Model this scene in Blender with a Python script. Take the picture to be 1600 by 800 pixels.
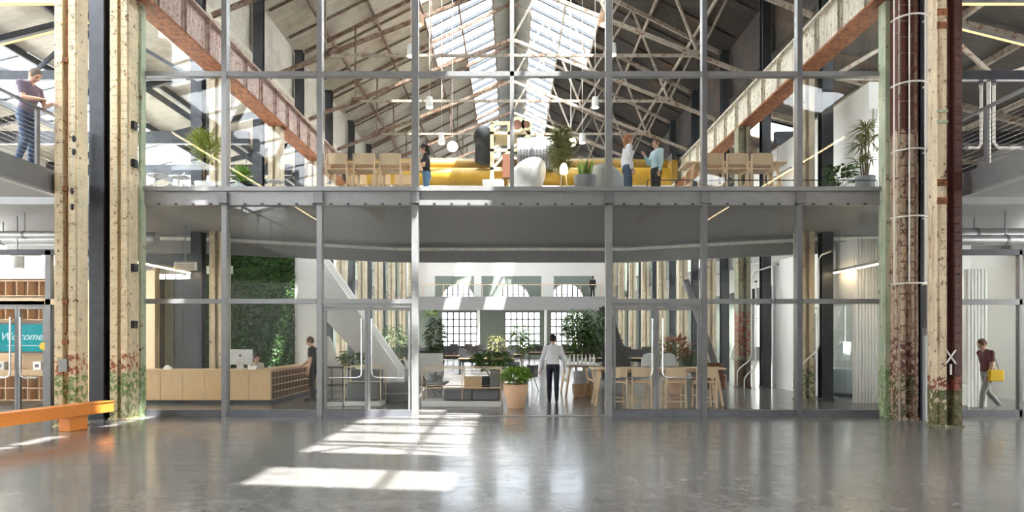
import bpy, math, random
import numpy as np
from mathutils import Vector, Matrix
R = math.radians
random.seed(7)
for o in list(bpy.data.objects): bpy.data.objects.remove(o)
SC = bpy.context.scene
COL = SC.collection

# ---------------------------------------------------------------- camera, sky, sun, exposure
F, CH, HZ, G = 1066.667, 1.7, 528.0, 14.85       # focal length in px, eye height, horizon row, depth of the glass wall
cd = bpy.data.cameras.new('camera'); cam = bpy.data.objects.new('camera', cd); COL.objects.link(cam)
cd.sensor_width = 36; cd.lens = 24; cd.shift_y = 0.08; cd.clip_end = 300
cam.location = (0, 0, CH); cam.rotation_euler = (R(90), 0, 0); SC.camera = cam

w = bpy.data.worlds.new('sky'); SC.world = w; w.use_nodes = True
bg = w.node_tree.nodes['Background']; bg.inputs[0].default_value = (1.0, 0.985, 0.95, 1); bg.inputs[1].default_value = 6.0
sd = bpy.data.lights.new('sun', 'SUN'); sd.energy = 12; sd.angle = R(0.6); sd.color = (1, .93, .82)
sun = bpy.data.objects.new('sun', sd); COL.objects.link(sun)
SUN_DIR = Vector((-.235, .32, -1)).normalized()
sun.rotation_euler = SUN_DIR.to_track_quat('-Z', 'Y').to_euler(); sun.location = (8, -10, 40)
vs = SC.view_settings; vs.view_transform = 'Standard'; vs.look = 'None'; vs.exposure = 1.72; vs.gamma = 1; vs.use_curve_mapping = False
cy = SC.cycles
cy.use_denoising = True; cy.transparent_max_bounces = 24; cy.max_bounces = 10; cy.diffuse_bounces = 6; cy.glossy_bounces = 4
cy.sample_clamp_indirect = 8.0; cy.caustics_reflective = False; cy.caustics_refractive = False

def at(px, py, Y):                                # a pixel of the photograph at depth Y, as a point
    k = Y / F
    return ((px-800)*k, Y, CH-(py-HZ)*k)

# ---------------------------------------------------------------- materials
def ramp(nt, fac, stops):
    r = nt.nodes.new('ShaderNodeValToRGB'); el = r.color_ramp.elements
    el[0].position, el[0].color = stops[0][0], (*stops[0][1], 1)
    el[1].position, el[1].color = stops[-1][0], (*stops[-1][1], 1)
    for p, c in stops[1:-1]:
        e = el.new(p); e.color = (*c, 1)
    nt.links.new(fac, r.inputs[0]); return r.outputs[0]
def coords(nt, scale=(1, 1, 1), src='Object'):
    t = nt.nodes.new('ShaderNodeTexCoord'); m = nt.nodes.new('ShaderNodeMapping')
    m.inputs['Scale'].default_value = scale; nt.links.new(t.outputs[src], m.inputs[0]); return m.outputs[0]
def noise(nt, vec, scale, detail=4, rough=.6):
    n = nt.nodes.new('ShaderNodeTexNoise'); n.inputs['Scale'].default_value = scale
    n.inputs['Detail'].default_value = detail; n.inputs['Roughness'].default_value = rough
    nt.links.new(vec, n.inputs[0]); return n.outputs[0]
def mixc(nt, fac, a, b):
    m = nt.nodes.new('ShaderNodeMix'); m.data_type = 'RGBA'
    for v, i in ((fac, 0), (a, 6), (b, 7)):
        if hasattr(v, 'links') or hasattr(v, 'is_linked'): nt.links.new(v, m.inputs[i])
        elif i == 0: m.inputs[0].default_value = v
        else: m.inputs[i].default_value = (*v, 1)
    return m.outputs[2]
def math_(nt, op, a, b=0.0):
    m = nt.nodes.new('ShaderNodeMath'); m.operation = op
    for i, v in enumerate((a, b)):
        if isinstance(v, (int, float)): m.inputs[i].default_value = v
        else: nt.links.new(v, m.inputs[i])
    return m.outputs[0]
def base(name, rough=.5, metal=0.0):
    m = bpy.data.materials.new(name); m.use_nodes = True; nt = m.node_tree; b = nt.nodes['Principled BSDF']
    b.inputs['Roughness'].default_value = rough; b.inputs['Metallic'].default_value = metal
    return m, nt, b
def bump(nt, b, h, strength=.2, dist=.02):
    n = nt.nodes.new('ShaderNodeBump'); n.inputs['Strength'].default_value = strength; n.inputs['Distance'].default_value = dist
    nt.links.new(h, n.inputs['Height']); nt.links.new(n.outputs[0], b.inputs['Normal'])
def plain(name, c, rough=.5, metal=0.0, vary=.12, scale=6, emit=None):
    m, nt, b = base(name, rough, metal)
    n = noise(nt, coords(nt), scale)
    lo = tuple(v*(1-vary) for v in c); hi = tuple(min(1, v*(1+vary)) for v in c)
    nt.links.new(ramp(nt, n, [(.3, lo), (.7, hi)]), b.inputs['Base Color'])
    if emit:
        b.inputs['Emission Color'].default_value = (*emit[0], 1); b.inputs['Emission Strength'].default_value = emit[1]
    return m
def wood(name, c1, c2, axis=0, rough=.45, scale=3):
    m, nt, b = base(name, rough)
    s = [14, 14, 14]; s[axis] = 1.2
    n = noise(nt, coords(nt, tuple(s)), scale, 5, .65)
    nt.links.new(ramp(nt, n, [(.3, c1), (.7, c2)]), b.inputs['Base Color'])
    bump(nt, b, n, .08); return m
def chipped(name, c, rust=(.13, .045, .02), amount=.55, streak=None, zones=(), rough=.6, scale=7, split=None):
    # old paint: colour drift, vertical streaks, chips down to rust, painted zones at given heights
    m, nt, b = base(name, rough)
    v = coords(nt); n1 = noise(nt, v, 1.7, 5, .7)
    lo = tuple(x*.72 for x in c); hi = tuple(min(1, x*1.12) for x in c)
    col = ramp(nt, n1, [(.32, lo), (.68, hi)])
    if streak:
        ns = noise(nt, coords(nt, (9, 9, .5)), 1.6, 4, .6)
        col = mixc(nt, ramp(nt, ns, [(.5, (0, 0, 0)), (.66, (1, 1, 1))]), col, streak)
    sep = nt.nodes.new('ShaderNodeSeparateXYZ'); nt.links.new(v, sep.inputs[0])
    nz = noise(nt, v, 5, 5, .75)
    if split:                                     # paint of another colour on one side of the shaft, ragged edge
        f = math_(nt, 'ADD', math_(nt, 'ADD', sep.outputs[0], math_(nt, 'MULTIPLY', math_(nt, 'SUBTRACT', nz, .5), .16)), -split[0])
        col = mixc(nt, math_(nt, 'GREATER_THAN', f, 0), col, split[1])
    for z0, z1, zc, cover in zones:
        zz = math_(nt, 'ADD', sep.outputs[2], math_(nt, 'MULTIPLY', math_(nt, 'SUBTRACT', nz, .5), .55))
        f = math_(nt, 'MULTIPLY', math_(nt, 'GREATER_THAN', zz, z0), math_(nt, 'LESS_THAN', zz, z1))
        f = math_(nt, 'MULTIPLY', f, math_(nt, 'GREATER_THAN', noise(nt, v, 9, 4, .7), 1-cover))
        col = mixc(nt, f, col, zc)
    ch = noise(nt, v, scale, 8, .75)
    f = ramp(nt, ch, [(amount, (0, 0, 0)), (amount+.035, (1, 1, 1))])
    col = mixc(nt, f, col, rust)
    nt.links.new(col, b.inputs['Base Color']); bump(nt, b, ch, .35, .02)
    return m
def glass(name, tint=(.955, .965, .955), refl=1.0, rough=0.0):
    m = bpy.data.materials.new(name); m.use_nodes = True; nt = m.node_tree; nt.nodes.clear()
    o = nt.nodes.new('ShaderNodeOutputMaterial'); mx = nt.nodes.new('ShaderNodeMixShader')
    t = nt.nodes.new('ShaderNodeBsdfTransparent'); t.inputs[0].default_value = (*tint, 1)
    g = nt.nodes.new('ShaderNodeBsdfGlossy'); g.inputs['Roughness'].default_value = rough; g.inputs[0].default_value = (1, 1, 1, 1)
    fr = nt.nodes.new('ShaderNodeFresnel'); ge = nt.nodes.new('ShaderNodeNewGeometry')
    # thin sheet: the same outside-in reflectance on both of its faces
    nt.links.new(math_(nt, 'ADD', 1.45, math_(nt, 'MULTIPLY', ge.outputs['Backfacing'], 1/1.45-1.45)), fr.inputs[0])
    nt.links.new(math_(nt, 'MULTIPLY', fr.outputs[0], refl), mx.inputs[0])
    nt.links.new(t.outputs[0], mx.inputs[1]); nt.links.new(g.outputs[0], mx.inputs[2]); nt.links.new(mx.outputs[0], o.inputs[0])
    return m
def glow(name, c, s):
    m = bpy.data.materials.new(name); m.use_nodes = True; nt = m.node_tree; nt.nodes.clear()
    o = nt.nodes.new('ShaderNodeOutputMaterial'); e = nt.nodes.new('ShaderNodeEmission')
    e.inputs[0].default_value = (*c, 1); e.inputs[1].default_value = s; nt.links.new(e.outputs[0], o.inputs[0]); return m

def floor_mat():
    m, nt, b = base('polished_concrete', .14)
    v = coords(nt); n = noise(nt, v, .55, 7, .68); n2 = noise(nt, v, 3.2, 6, .7)
    col = mixc(nt, .4, ramp(nt, n, [(.3, (.095, .091, .087)), (.7, (.20, .193, .186))]), ramp(nt, n2, [(.35, (.075, .072, .07)), (.68, (.225, .218, .21))]))
    nt.links.new(col, b.inputs['Base Color'])
    nt.links.new(ramp(nt, n2, [(.3, (.14, .14, .14)), (.75, (.28, .28, .28))]), b.inputs['Roughness'])
    b.inputs['Specular IOR Level'].default_value = .5
    b.inputs['Coat Weight'].default_value = .12; b.inputs['Coat Roughness'].default_value = .06
    bump(nt, b, noise(nt, coords(nt, (1.1, 2.6, 1)), 1.6, 3, .5), .10, .03)
    return m
def deck_mat(name, c1, c2, c3):
    m, nt, b = base(name, .85)
    v = coords(nt, (1.2, 7, 3)); n = noise(nt, v, 1.3, 6, .7)
    st = noise(nt, coords(nt, (1, 1, 1)), .5, 4, .6)
    col = mixc(nt, ramp(nt, st, [(.5, (0, 0, 0)), (.68, (1, 1, 1))]), ramp(nt, n, [(.3, c1), (.7, c2)]), c3)
    nt.links.new(col, b.inputs['Base Color']); bump(nt, b, n, .3); return m

M = {}
M['concrete'] = floor_mat()
M['joint'] = plain('joint_filler', (.13, .13, .125), .8)
M['steel'] = plain('grey_painted_steel', (.19, .19, .2), .35, .25, .08)
M['steel_light'] = plain('light_grey_painted_steel', (.27, .272, .275), .35, .2, .08)
M['steel_dark'] = plain('dark_blue_grey_steel', (.045, .05, .06), .4, .3, .2)
M['sill'] = plain('slate_grey_sill', (.15, .155, .175), .4, .1)
M['soffit'] = plain('grey_soffit_paint', (.27, .27, .275), .6, 0, .05)
M['white'] = plain('white_wall_paint', (.82, .82, .81), .6, 0, .03)
M['offwhite'] = plain('off_white_paint', (.72, .71, .68), .6, 0, .05)
M['black'] = plain('black_paint', (.02, .02, .022), .5)
M['glass'] = glass('clear_glass', refl=.6)
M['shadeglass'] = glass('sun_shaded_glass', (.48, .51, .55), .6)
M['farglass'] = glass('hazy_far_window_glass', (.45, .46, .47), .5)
M['roofglass'] = glass('skylight_glass', (.93, .96, 1.0), .8)
M['screenglass'] = glass('grey_tinted_glass', (.84, .88, .88), 1.2)
M['col_left'] = chipped('cream_chipped_paint_left', (.80, .66, .43), amount=.585, streak=(.68, .64, .48), scale=9,
    zones=[(.75, 1.4, (.42, .13, .06), .47), (-.2, 1.0, (.20, .30, .11), .50), (-.2, .45, (.36, .36, .2), .46)])
M['col_right'] = chipped('cream_chipped_paint_right', (.78, .65, .46), amount=.585, streak=(.42, .28, .17), scale=8,
    split=(-.05, (.075, .022, .016)), zones=[(.62, .95, (.24, .06, .035), .5), (-.2, .72, (.10, .105, .04), .58), (-.2, .6, (.2, .17, .09), .44)])
M['col_ladder'] = chipped('cream_and_maroon_chipped_paint', (.62, .48, .34), amount=.55, streak=(.2, .07, .05), scale=7,
    zones=[(6.0, 20, (.13, .04, .03), .8), (-.2, 1.6, (.15, .05, .045), .5), (-.2, .9, (.10, .10, .05), .5)])
M['col_in'] = chipped('cream_chipped_paint_inner', (.62, .54, .40), amount=.60, streak=(.45, .36, .24), scale=6,
    zones=[(-.2, .8, (.16, .2, .08), .5)])
M['col_red'] = chipped('green_and_red_chipped_paint', (.27, .29, .2), amount=.57, streak=(.2, .12, .06), scale=6,
    zones=[(1.1, 2.6, (.30, .06, .035), .5), (-.2, .95, (.11, .06, .03), .8)])
M['green_steel'] = chipped('pale_green_chipped_paint', (.42, .50, .36), amount=.6, streak=(.6, .58, .42), zones=[(-.2, 1.1, (.2, .31, .12), .5)])
M['girder_left'] = chipped('pink_white_chipped_paint', (.58, .46, .41), rust=(.27, .13, .10), amount=.535, streak=(.42, .26, .22), scale=11)
M['girder_right'] = chipped('ivory_chipped_paint', (.70, .66, .56), rust=(.22, .13, .08), amount=.56, streak=(.45, .4, .32))
M['rust'] = chipped('orange_rust_primer', (.36, .13, .05), rust=(.16, .06, .03), amount=.5, rough=.8)
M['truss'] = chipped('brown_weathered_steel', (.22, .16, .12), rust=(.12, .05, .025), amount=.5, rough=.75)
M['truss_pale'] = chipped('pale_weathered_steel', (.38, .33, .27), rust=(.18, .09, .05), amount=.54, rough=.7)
M['deck_lit'] = deck_mat('lit_roof_boards', (.40, .37, .31), (.62, .58, .50), (.34, .30, .25))  # paleness of the lit left slope is put into the board colour
M['deck_shaded'] = deck_mat('shaded_roof_boards', (.022, .018, .016), (.05, .042, .036), (.075, .04, .022))  # shade of the right slope is painted into the board colour
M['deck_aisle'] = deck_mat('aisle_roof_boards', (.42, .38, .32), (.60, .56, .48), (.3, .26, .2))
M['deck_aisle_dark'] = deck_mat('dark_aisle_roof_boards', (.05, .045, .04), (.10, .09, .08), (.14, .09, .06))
M['zinc'] = plain('galvanised_ridge_sheet', (.30, .31, .30), .5, .3)
M['orange'] = wood('orange_stained_timber', (.72, .20, .03), (.95, .36, .07), 1, .35)
M['ply'] = wood('pale_plywood', (.58, .38, .20), (.72, .50, .29), 2)
M['ply_dark'] = wood('shelf_plywood', (.40, .25, .13), (.52, .34, .19), 2)
M['beech'] = wood('beech_wood', (.74, .54, .34), (.88, .69, .47), 2)
M['oak'] = wood('oak_wood', (.36, .22, .11), (.50, .33, .18), 0)
M['fabric'] = plain('grey_wool_fabric', (.17, .17, .175), .9, 0, .15, 60)
M['fabric_light'] = plain('pale_blue_grey_fabric', (.52, .55, .57), .9, 0, .1, 60)
M['felt'] = plain('brown_leather', (.16, .06, .03), .5)
M['terracotta'] = plain('peach_terracotta', (.72, .46, .29), .7, 0, .06)
M['potgrey'] = plain('grey_concrete_pot', (.30, .31, .32), .8)
M['potwhite'] = plain('white_ceramic_pot', (.78, .78, .76), .4)
M['soil'] = plain('potting_soil', (.05, .035, .025), .95, 0, .3, 30)
def leafmat(name, a, b_):
    m, nt, b = base(name, .5); nt.links.new(ramp(nt, noise(nt, coords(nt), 9, 3), [(.3, a), (.7, b_)]), b.inputs['Base Color'])
    b.inputs['Transmission Weight'].default_value = 0; b.inputs['Subsurface Weight'].default_value = 0; return m
M['leaf'] = leafmat('mid_green_leaf', (.05, .12, .02), (.16, .30, .05))
M['leaf_dark'] = leafmat('deep_green_leaf', (.02, .06, .015), (.07, .15, .03))
M['leaf_yellow'] = leafmat('yellow_green_leaf', (.26, .32, .03), (.55, .58, .10))
M['leaf_bright'] = leafmat('bright_green_leaf', (.14, .30, .03), (.34, .52, .09))
M['leaf_red'] = leafmat('rust_red_leaf', (.22, .06, .02), (.45, .16, .05))
M['leaf_olive'] = leafmat('olive_leaf', (.12, .13, .03), (.30, .30, .09))
M['bark'] = plain('plant_bark', (.22, .16, .10), .9)
M['moss'] = leafmat('wall_moss', (.008, .03, .004), (.05, .15, .014))
M['yellow'] = chipped('crane_yellow_paint', (.52, .30, .025), rust=(.3, .16, .03), amount=.62, rough=.4)
M['yellow_dark'] = chipped('aged_yellow_paint', (.34, .20, .03), rust=(.2, .12, .04), amount=.6, rough=.5)
M['cream'] = plain('cream_machine_paint', (.80, .68, .42), .5)
M['chrome'] = plain('brushed_steel', (.72, .72, .72), .22, .9, .05)
M['pipe_white'] = plain('white_painted_pipe', (.80, .78, .74), .45)
M['lamp_warm'] = glow('warm_bulb', (1, .78, .55), 6)
M['lamp_white'] = glow('white_lamp_glass', (1, .93, .82), 5)
M['led'] = glow('warm_led_line', (1, .74, .42), 9)
M['screen'] = glow('teal_screen_image', (.01, .32, .35), .36)
M['led_dim'] = glow('warm_led_line_dimmed', (1, .66, .30), .55)
M['screen_text'] = glow('white_screen_lettering', (.8, .95, .95), .3)
M['tag'] = plain('yellow_tag', (.7, .5, .02), .5)
M['plastic_white'] = plain('white_plastic', (.80, .80, .80), .35)
M['alu'] = plain('silver_aluminium', (.70, .70, .71), .3, .4)
M['paper'] = plain('paper_white', (.85, .85, .83), .7)
M['brick'] = plain('dark_red_brick', (.20, .09, .06), .85, 0, .3, 14)
M['wallgreen'] = plain('grey_green_paint', (.22, .25, .22), .7)
M['duct'] = plain('galvanised_duct', (.42, .43, .44), .35, .6)
def P_(n, c, r=.8): M[n] = plain(n, c, r, 0, .08, 25)
P_('skin', (.62, .36, .25), .5); P_('skin_tan', (.48, .26, .17), .5); P_('eye', (.03, .02, .02), .3); P_('lips', (.45, .18, .15), .5)
P_('hair_dark', (.02, .014, .01)); P_('hair_brown', (.13, .06, .03)); P_('hair_grey', (.16, .13, .11)); P_('hair_auburn', (.32, .12, .05))
P_('cloth_white', (.80, .81, .84)); P_('cloth_black', (.02, .02, .022)); P_('cloth_navy', (.025, .03, .05)); P_('denim', (.05, .09, .16))
P_('denim_light', (.10, .20, .34)); P_('cloth_plum', (.16, .13, .18)); P_('cloth_aqua', (.50, .66, .70)); P_('cloth_grey', (.30, .29, .29))
P_('cloth_maroon', (.12, .025, .03)); P_('shoe_dark', (.02, .018, .018), .4); P_('shoe_grey', (.3, .3, .3)); P_('bag_yellow', (.80, .50, .02)); P_('cloth_cream', (.74, .72, .66))

# ---------------------------------------------------------------- mesh helpers
class MB:
    def __init__(s): s.v = []; s.f = []; s.m = []
    def add(s, vs, fs, mi=0):
        n = len(s.v); s.v += [tuple(v) for v in vs]; s.f += [tuple(i+n for i in f) for f in fs]; s.m += [mi]*len(fs); return s
    def box(s, x0, x1, y0, y1, z0, z1, mi=0):
        return s.add([(x0, y0, z0), (x1, y0, z0), (x1, y1, z0), (x0, y1, z0), (x0, y0, z1), (x1, y0, z1), (x1, y1, z1), (x0, y1, z1)],
                     [(0, 3, 2, 1), (4, 5, 6, 7), (0, 1, 5, 4), (1, 2, 6, 5), (2, 3, 7, 6), (3, 0, 4, 7)], mi)
    def bar(s, a, b, w, h, up=(0, 0, 1), mi=0):       # box section from a to b
        a, b = Vector(a), Vector(b); d = (b-a).normalized(); u = Vector(up)
        if abs(d.dot(u)) > .98: u = Vector((0, 1, 0))
        x = d.cross(u).normalized()*w/2; z = x.cross(d).normalized()*h/2
        vs = [p+i*x+j*z for p in (a, b) for i, j in ((-1, -1), (1, -1), (1, 1), (-1, 1))]
        return s.add(vs, [(0, 1, 2, 3), (7, 6, 5, 4), (0, 4, 5, 1), (1, 5, 6, 2), (2, 6, 7, 3), (3, 7, 4, 0)], mi)
    def tube(s, pts, r, n=8, mi=0, caps=True):
        pts = [Vector(p) for p in pts]; k = len(pts); rs = r if isinstance(r, (list, tuple)) else [r]*k
        vs = []; prev = None
        for i, p in enumerate(pts):
            d = (pts[min(i+1, k-1)]-pts[max(i-1, 0)]).normalized()
            if prev is None:
                u = Vector((0, 0, 1)) if abs(d.z) < .9 else Vector((1, 0, 0)); x = d.cross(u).normalized()
            else: x = (prev-d*prev.dot(d)).normalized()
            prev = x; y = d.cross(x)
            vs += [p+(x*math.cos(2*math.pi*j/n)+y*math.sin(2*math.pi*j/n))*rs[i] for j in range(n)]
        fs = [(i*n+j, i*n+(j+1) % n, (i+1)*n+(j+1) % n, (i+1)*n+j) for i in range(k-1) for j in range(n)]
        if caps: fs += [tuple(range(n-1, -1, -1)), tuple(range((k-1)*n, k*n))]
        return s.add(vs, fs, mi)
    def lathe(s, prof, n=20, c=(0, 0, 0), mi=0, sx=1, sy=1):
        vs = [(c[0]+r*sx*math.cos(2*math.pi*j/n), c[1]+r*sy*math.sin(2*math.pi*j/n), c[2]+z) for r, z in prof for j in range(n)]
        k = len(prof)
        fs = [(i*n+j, i*n+(j+1) % n, (i+1)*n+(j+1) % n, (i+1)*n+j) for i in range(k-1) for j in range(n)]
        return s.add(vs, fs+[tuple(range(n-1, -1, -1)), tuple(range((k-1)*n, k*n))], mi)
    def prism(s, pts, axis, a, b, mi=0):               # polygon in the plane normal to axis, from a to b
        def q(p, t):
            p = list(p); p.insert(axis, t); return tuple(p)
        n = len(pts); vs = [q(p, a) for p in pts]+[q(p, b) for p in pts]
        return s.add(vs, [tuple(range(n)), tuple(range(2*n-1, n-1, -1))]+[(i, i+n, (i+1) % n+n, (i+1) % n) for i in range(n)], mi)
    def ball(s, c, rx, ry, rz, n=12, k=8, mi=0):
        return s.lathe([(max(1e-3, math.sin(math.pi*i/k)), -math.cos(math.pi*i/k)*rz) for i in range(k+1)], n, c, mi, rx, ry)
    def mesh(s, name, mats, smooth=False):
        me = bpy.data.meshes.new(name); me.from_pydata(s.v, [], s.f)
        for m in (mats if isinstance(mats, (list, tuple)) else [mats]): me.materials.append(M[m])
        if any(s.m): me.polygons.foreach_set('material_index', s.m)
        import bmesh
        bm = bmesh.new(); bm.from_mesh(me); bmesh.ops.recalc_face_normals(bm, faces=bm.faces); bm.to_mesh(me); bm.free()
        if smooth:
            me.polygons.foreach_set('use_smooth', [True]*len(me.polygons))
            try: me.set_sharp_from_angle(angle=R(40))
            except Exception: pass
        return me
    def build(s, name, mats, parent=None, loc=None, smooth=False):
        return link(name, s.mesh(name, mats, smooth), parent, loc)
def link(name, me, parent=None, loc=None, rot=None):
    o = bpy.data.objects.new(name, me); COL.objects.link(o)
    if parent: o.parent = parent
    if loc: o.location = loc
    if rot: o.rotation_euler = rot
    return o
def bevel(o, w=.01, seg=2):
    m = o.modifiers.new('bevel', 'BEVEL'); m.width = w; m.segments = seg; m.limit_method = 'ANGLE'; return o
def tag(o, label, cat, group=None, kind=None):
    o['label'] = label; o['category'] = cat
    if group: o['group'] = group
    if kind: o['kind'] = kind
    return o
def thing(name, label, cat, loc=(0, 0, 0), rz=0, group=None, kind=None):
    o = link(name, None); o.location = loc; o.rotation_euler = (0, 0, rz); o.empty_display_size = .2
    return tag(o, label, cat, group, kind)
def kids(o): return [c for c in COL.objects if c.parent == o]
def copy_tree(o, parent=None, tree=None):
    tree = tree or kids
    c = o.copy(); COL.objects.link(c); c.parent = parent
    for ch in tree(o): copy_tree(ch, c, tree)
    return c
def dup(o, loc, rz, label):
    c = copy_tree(o); c.location = loc; c.rotation_euler = (0, 0, rz); c['label'] = label; return c
def box(name, mat, x0, x1, y0, y1, z0, z1, parent=None): return MB().box(x0, x1, y0, y1, z0, z1).build(name, mat, parent)
ORD = ['first', 'second', 'third', 'fourth', 'fifth', 'sixth', 'seventh', 'eighth', 'ninth', 'tenth', 'eleventh', 'twelfth']
BAY = [14.4+4.5*k for k in range(10)]              # rows of columns along the nave

# ================================================================ THE SHELL
# ---- floor: concrete slabs with recessed joints
fl = box('floor', 'joint', -22, 22, -14, 60, -.3, -.012)
tag(fl, 'polished grey concrete floor of the whole hall with sawn joints', 'floor', kind='structure')
fx = [-22, -8.9, 8.9, 22]; fy = [-14, -5, 2, 9.1, 14.70, 23.4, 32.4, 41.4, 50.4, 60]
for i in range(3):
    for j in range(9):
        box('slab', 'concrete', fx[i]+.006, fx[i+1]-.006, fy[j]+.006, fy[j+1]-.006, -.1, 0, fl)

# ---- nave roof
def zr(x): return 18-.5*abs(x)
def zr_a(x): return 11.6-.25*(abs(x)-8.7)
def cell(s, x0, x1, ly, zf, th, mat, name):
    pts = [(s*x0, zf(x0)), (s*x1, zf(x1)), (s*x1, zf(x1)+th), (s*x0, zf(x0)+th)]
    return MB().prism(pts, 1, 0, ly).mesh(name, mat)
Y0 = -13.5
def roof(s):
    side = 'left' if s < 0 else 'right'
    r = link('ceiling_'+side, None)
    tag(r, ('weathered board roof slope coloured pale as if lit with a glazed strip on the left of the nave' if s < 0 else
            'brown board roof slope darkened for shade with a glazed strip on the right of the nave'), 'ceiling', kind='structure')
    deck = 'deck_lit' if s < 0 else 'deck_shaded'
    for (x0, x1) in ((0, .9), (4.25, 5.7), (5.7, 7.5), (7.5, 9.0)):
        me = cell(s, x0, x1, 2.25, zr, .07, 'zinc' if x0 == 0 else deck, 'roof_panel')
        for i in range(32):
            link('roof_panel', me, r, (0, Y0+2.25*i, .012*(i % 2)))
    for (x0, x1) in ((.9, 2.4), (2.4, 3.15), (3.15, 3.9), (3.9, 4.25)):
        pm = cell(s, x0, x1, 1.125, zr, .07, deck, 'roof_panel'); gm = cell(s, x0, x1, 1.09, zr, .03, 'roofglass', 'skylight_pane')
        bm = MB().bar((s*x0, 0, zr(x0)-.02), (s*x1, 0, zr(x1)-.02), .15, .14, (0, 1, 0)).mesh('glazing_bar', 'steel_dark')
        for i in range(64):
            y = Y0+1.125*i; gl = False
            if s > 0:
                if x0 == .9: gl = y >= 2.2 and i not in (15,)
                elif x0 == 2.4: gl = 2.2 <= y < 36 and i not in (15, 21, 26, 32, 38)
                elif x0 == 3.15: gl = 20 <= y < 36 and i not in (32, 38)
            else:
                if x0 == .9: gl = y >= 20
                elif x0 in (2.4, 3.15): gl = 24 < y < 36 and i not in (38,)
                else: gl = (4.4 <= y <= 10.2 and i != 18) or 15.5 <= y <= 17.2
            if gl:
                link('skylight_pane', gm, r, (0, y+.017, .02)); link('glazing_bar', bm, r, (0, y, 0))
            else: link('roof_panel', pm, r, (0, y, 0))
    for x in (.9, 2.4, 3.9, 5.7, 7.5):
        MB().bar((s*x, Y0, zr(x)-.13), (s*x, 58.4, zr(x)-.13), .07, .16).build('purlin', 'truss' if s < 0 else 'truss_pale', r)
    rm = MB().bar((s*2.4, 0, zr(2.4)-.05), (s*8.8, 0, zr(8.8)-.05), .05, .09, (0, 1, 0)).mesh('rafter', 'truss' if s < 0 else 'deck_shaded')
    for i in range(33): link('rafter', rm, r, (0, Y0+2.25*i-(.04 if i == 32 else 0), 0))
    return r
roof(-1); roof(1)
box('ceiling_ridge', 'zinc', -.12, .12, Y0, 58.4, 17.72, 17.94)
tag(bpy.data.objects['ceiling_ridge'], 'long grey ridge beam at the top of the nave roof', 'beam', kind='structure')

# ---- steel roof trusses
tr = link('ceiling_trusses', None); tag(tr, 'row of weathered steel trusses under the nave roof', 'truss', kind='structure')
def zl(x): return 13.9-.394*abs(x)                # lower chord
def truss_meshes():
    out = []
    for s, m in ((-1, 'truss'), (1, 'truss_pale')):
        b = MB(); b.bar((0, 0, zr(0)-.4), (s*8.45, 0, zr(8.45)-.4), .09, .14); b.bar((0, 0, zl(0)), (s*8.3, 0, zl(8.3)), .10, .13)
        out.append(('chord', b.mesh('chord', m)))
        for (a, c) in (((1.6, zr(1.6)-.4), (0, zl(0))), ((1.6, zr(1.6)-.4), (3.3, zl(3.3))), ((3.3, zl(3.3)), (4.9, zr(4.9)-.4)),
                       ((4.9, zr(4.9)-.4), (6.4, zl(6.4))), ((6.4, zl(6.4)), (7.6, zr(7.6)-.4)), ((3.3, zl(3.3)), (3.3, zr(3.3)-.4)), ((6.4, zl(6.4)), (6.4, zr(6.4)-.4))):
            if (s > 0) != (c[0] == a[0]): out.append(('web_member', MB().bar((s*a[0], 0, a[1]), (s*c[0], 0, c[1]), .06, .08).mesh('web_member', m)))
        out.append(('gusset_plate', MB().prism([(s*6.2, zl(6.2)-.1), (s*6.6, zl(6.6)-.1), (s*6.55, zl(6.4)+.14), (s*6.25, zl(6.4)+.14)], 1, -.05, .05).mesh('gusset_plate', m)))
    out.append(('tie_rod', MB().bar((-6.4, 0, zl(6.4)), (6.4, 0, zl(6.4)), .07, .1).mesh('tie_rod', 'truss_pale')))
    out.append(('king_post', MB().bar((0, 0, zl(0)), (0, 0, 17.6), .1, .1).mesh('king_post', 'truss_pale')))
    return out
TM = truss_meshes()
for k in range(-3, 10):
    t = link('roof_truss', None, tr, (0, 14.4+4.5*k, 0))
    for n, me in TM: link(n, me, t)

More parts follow.
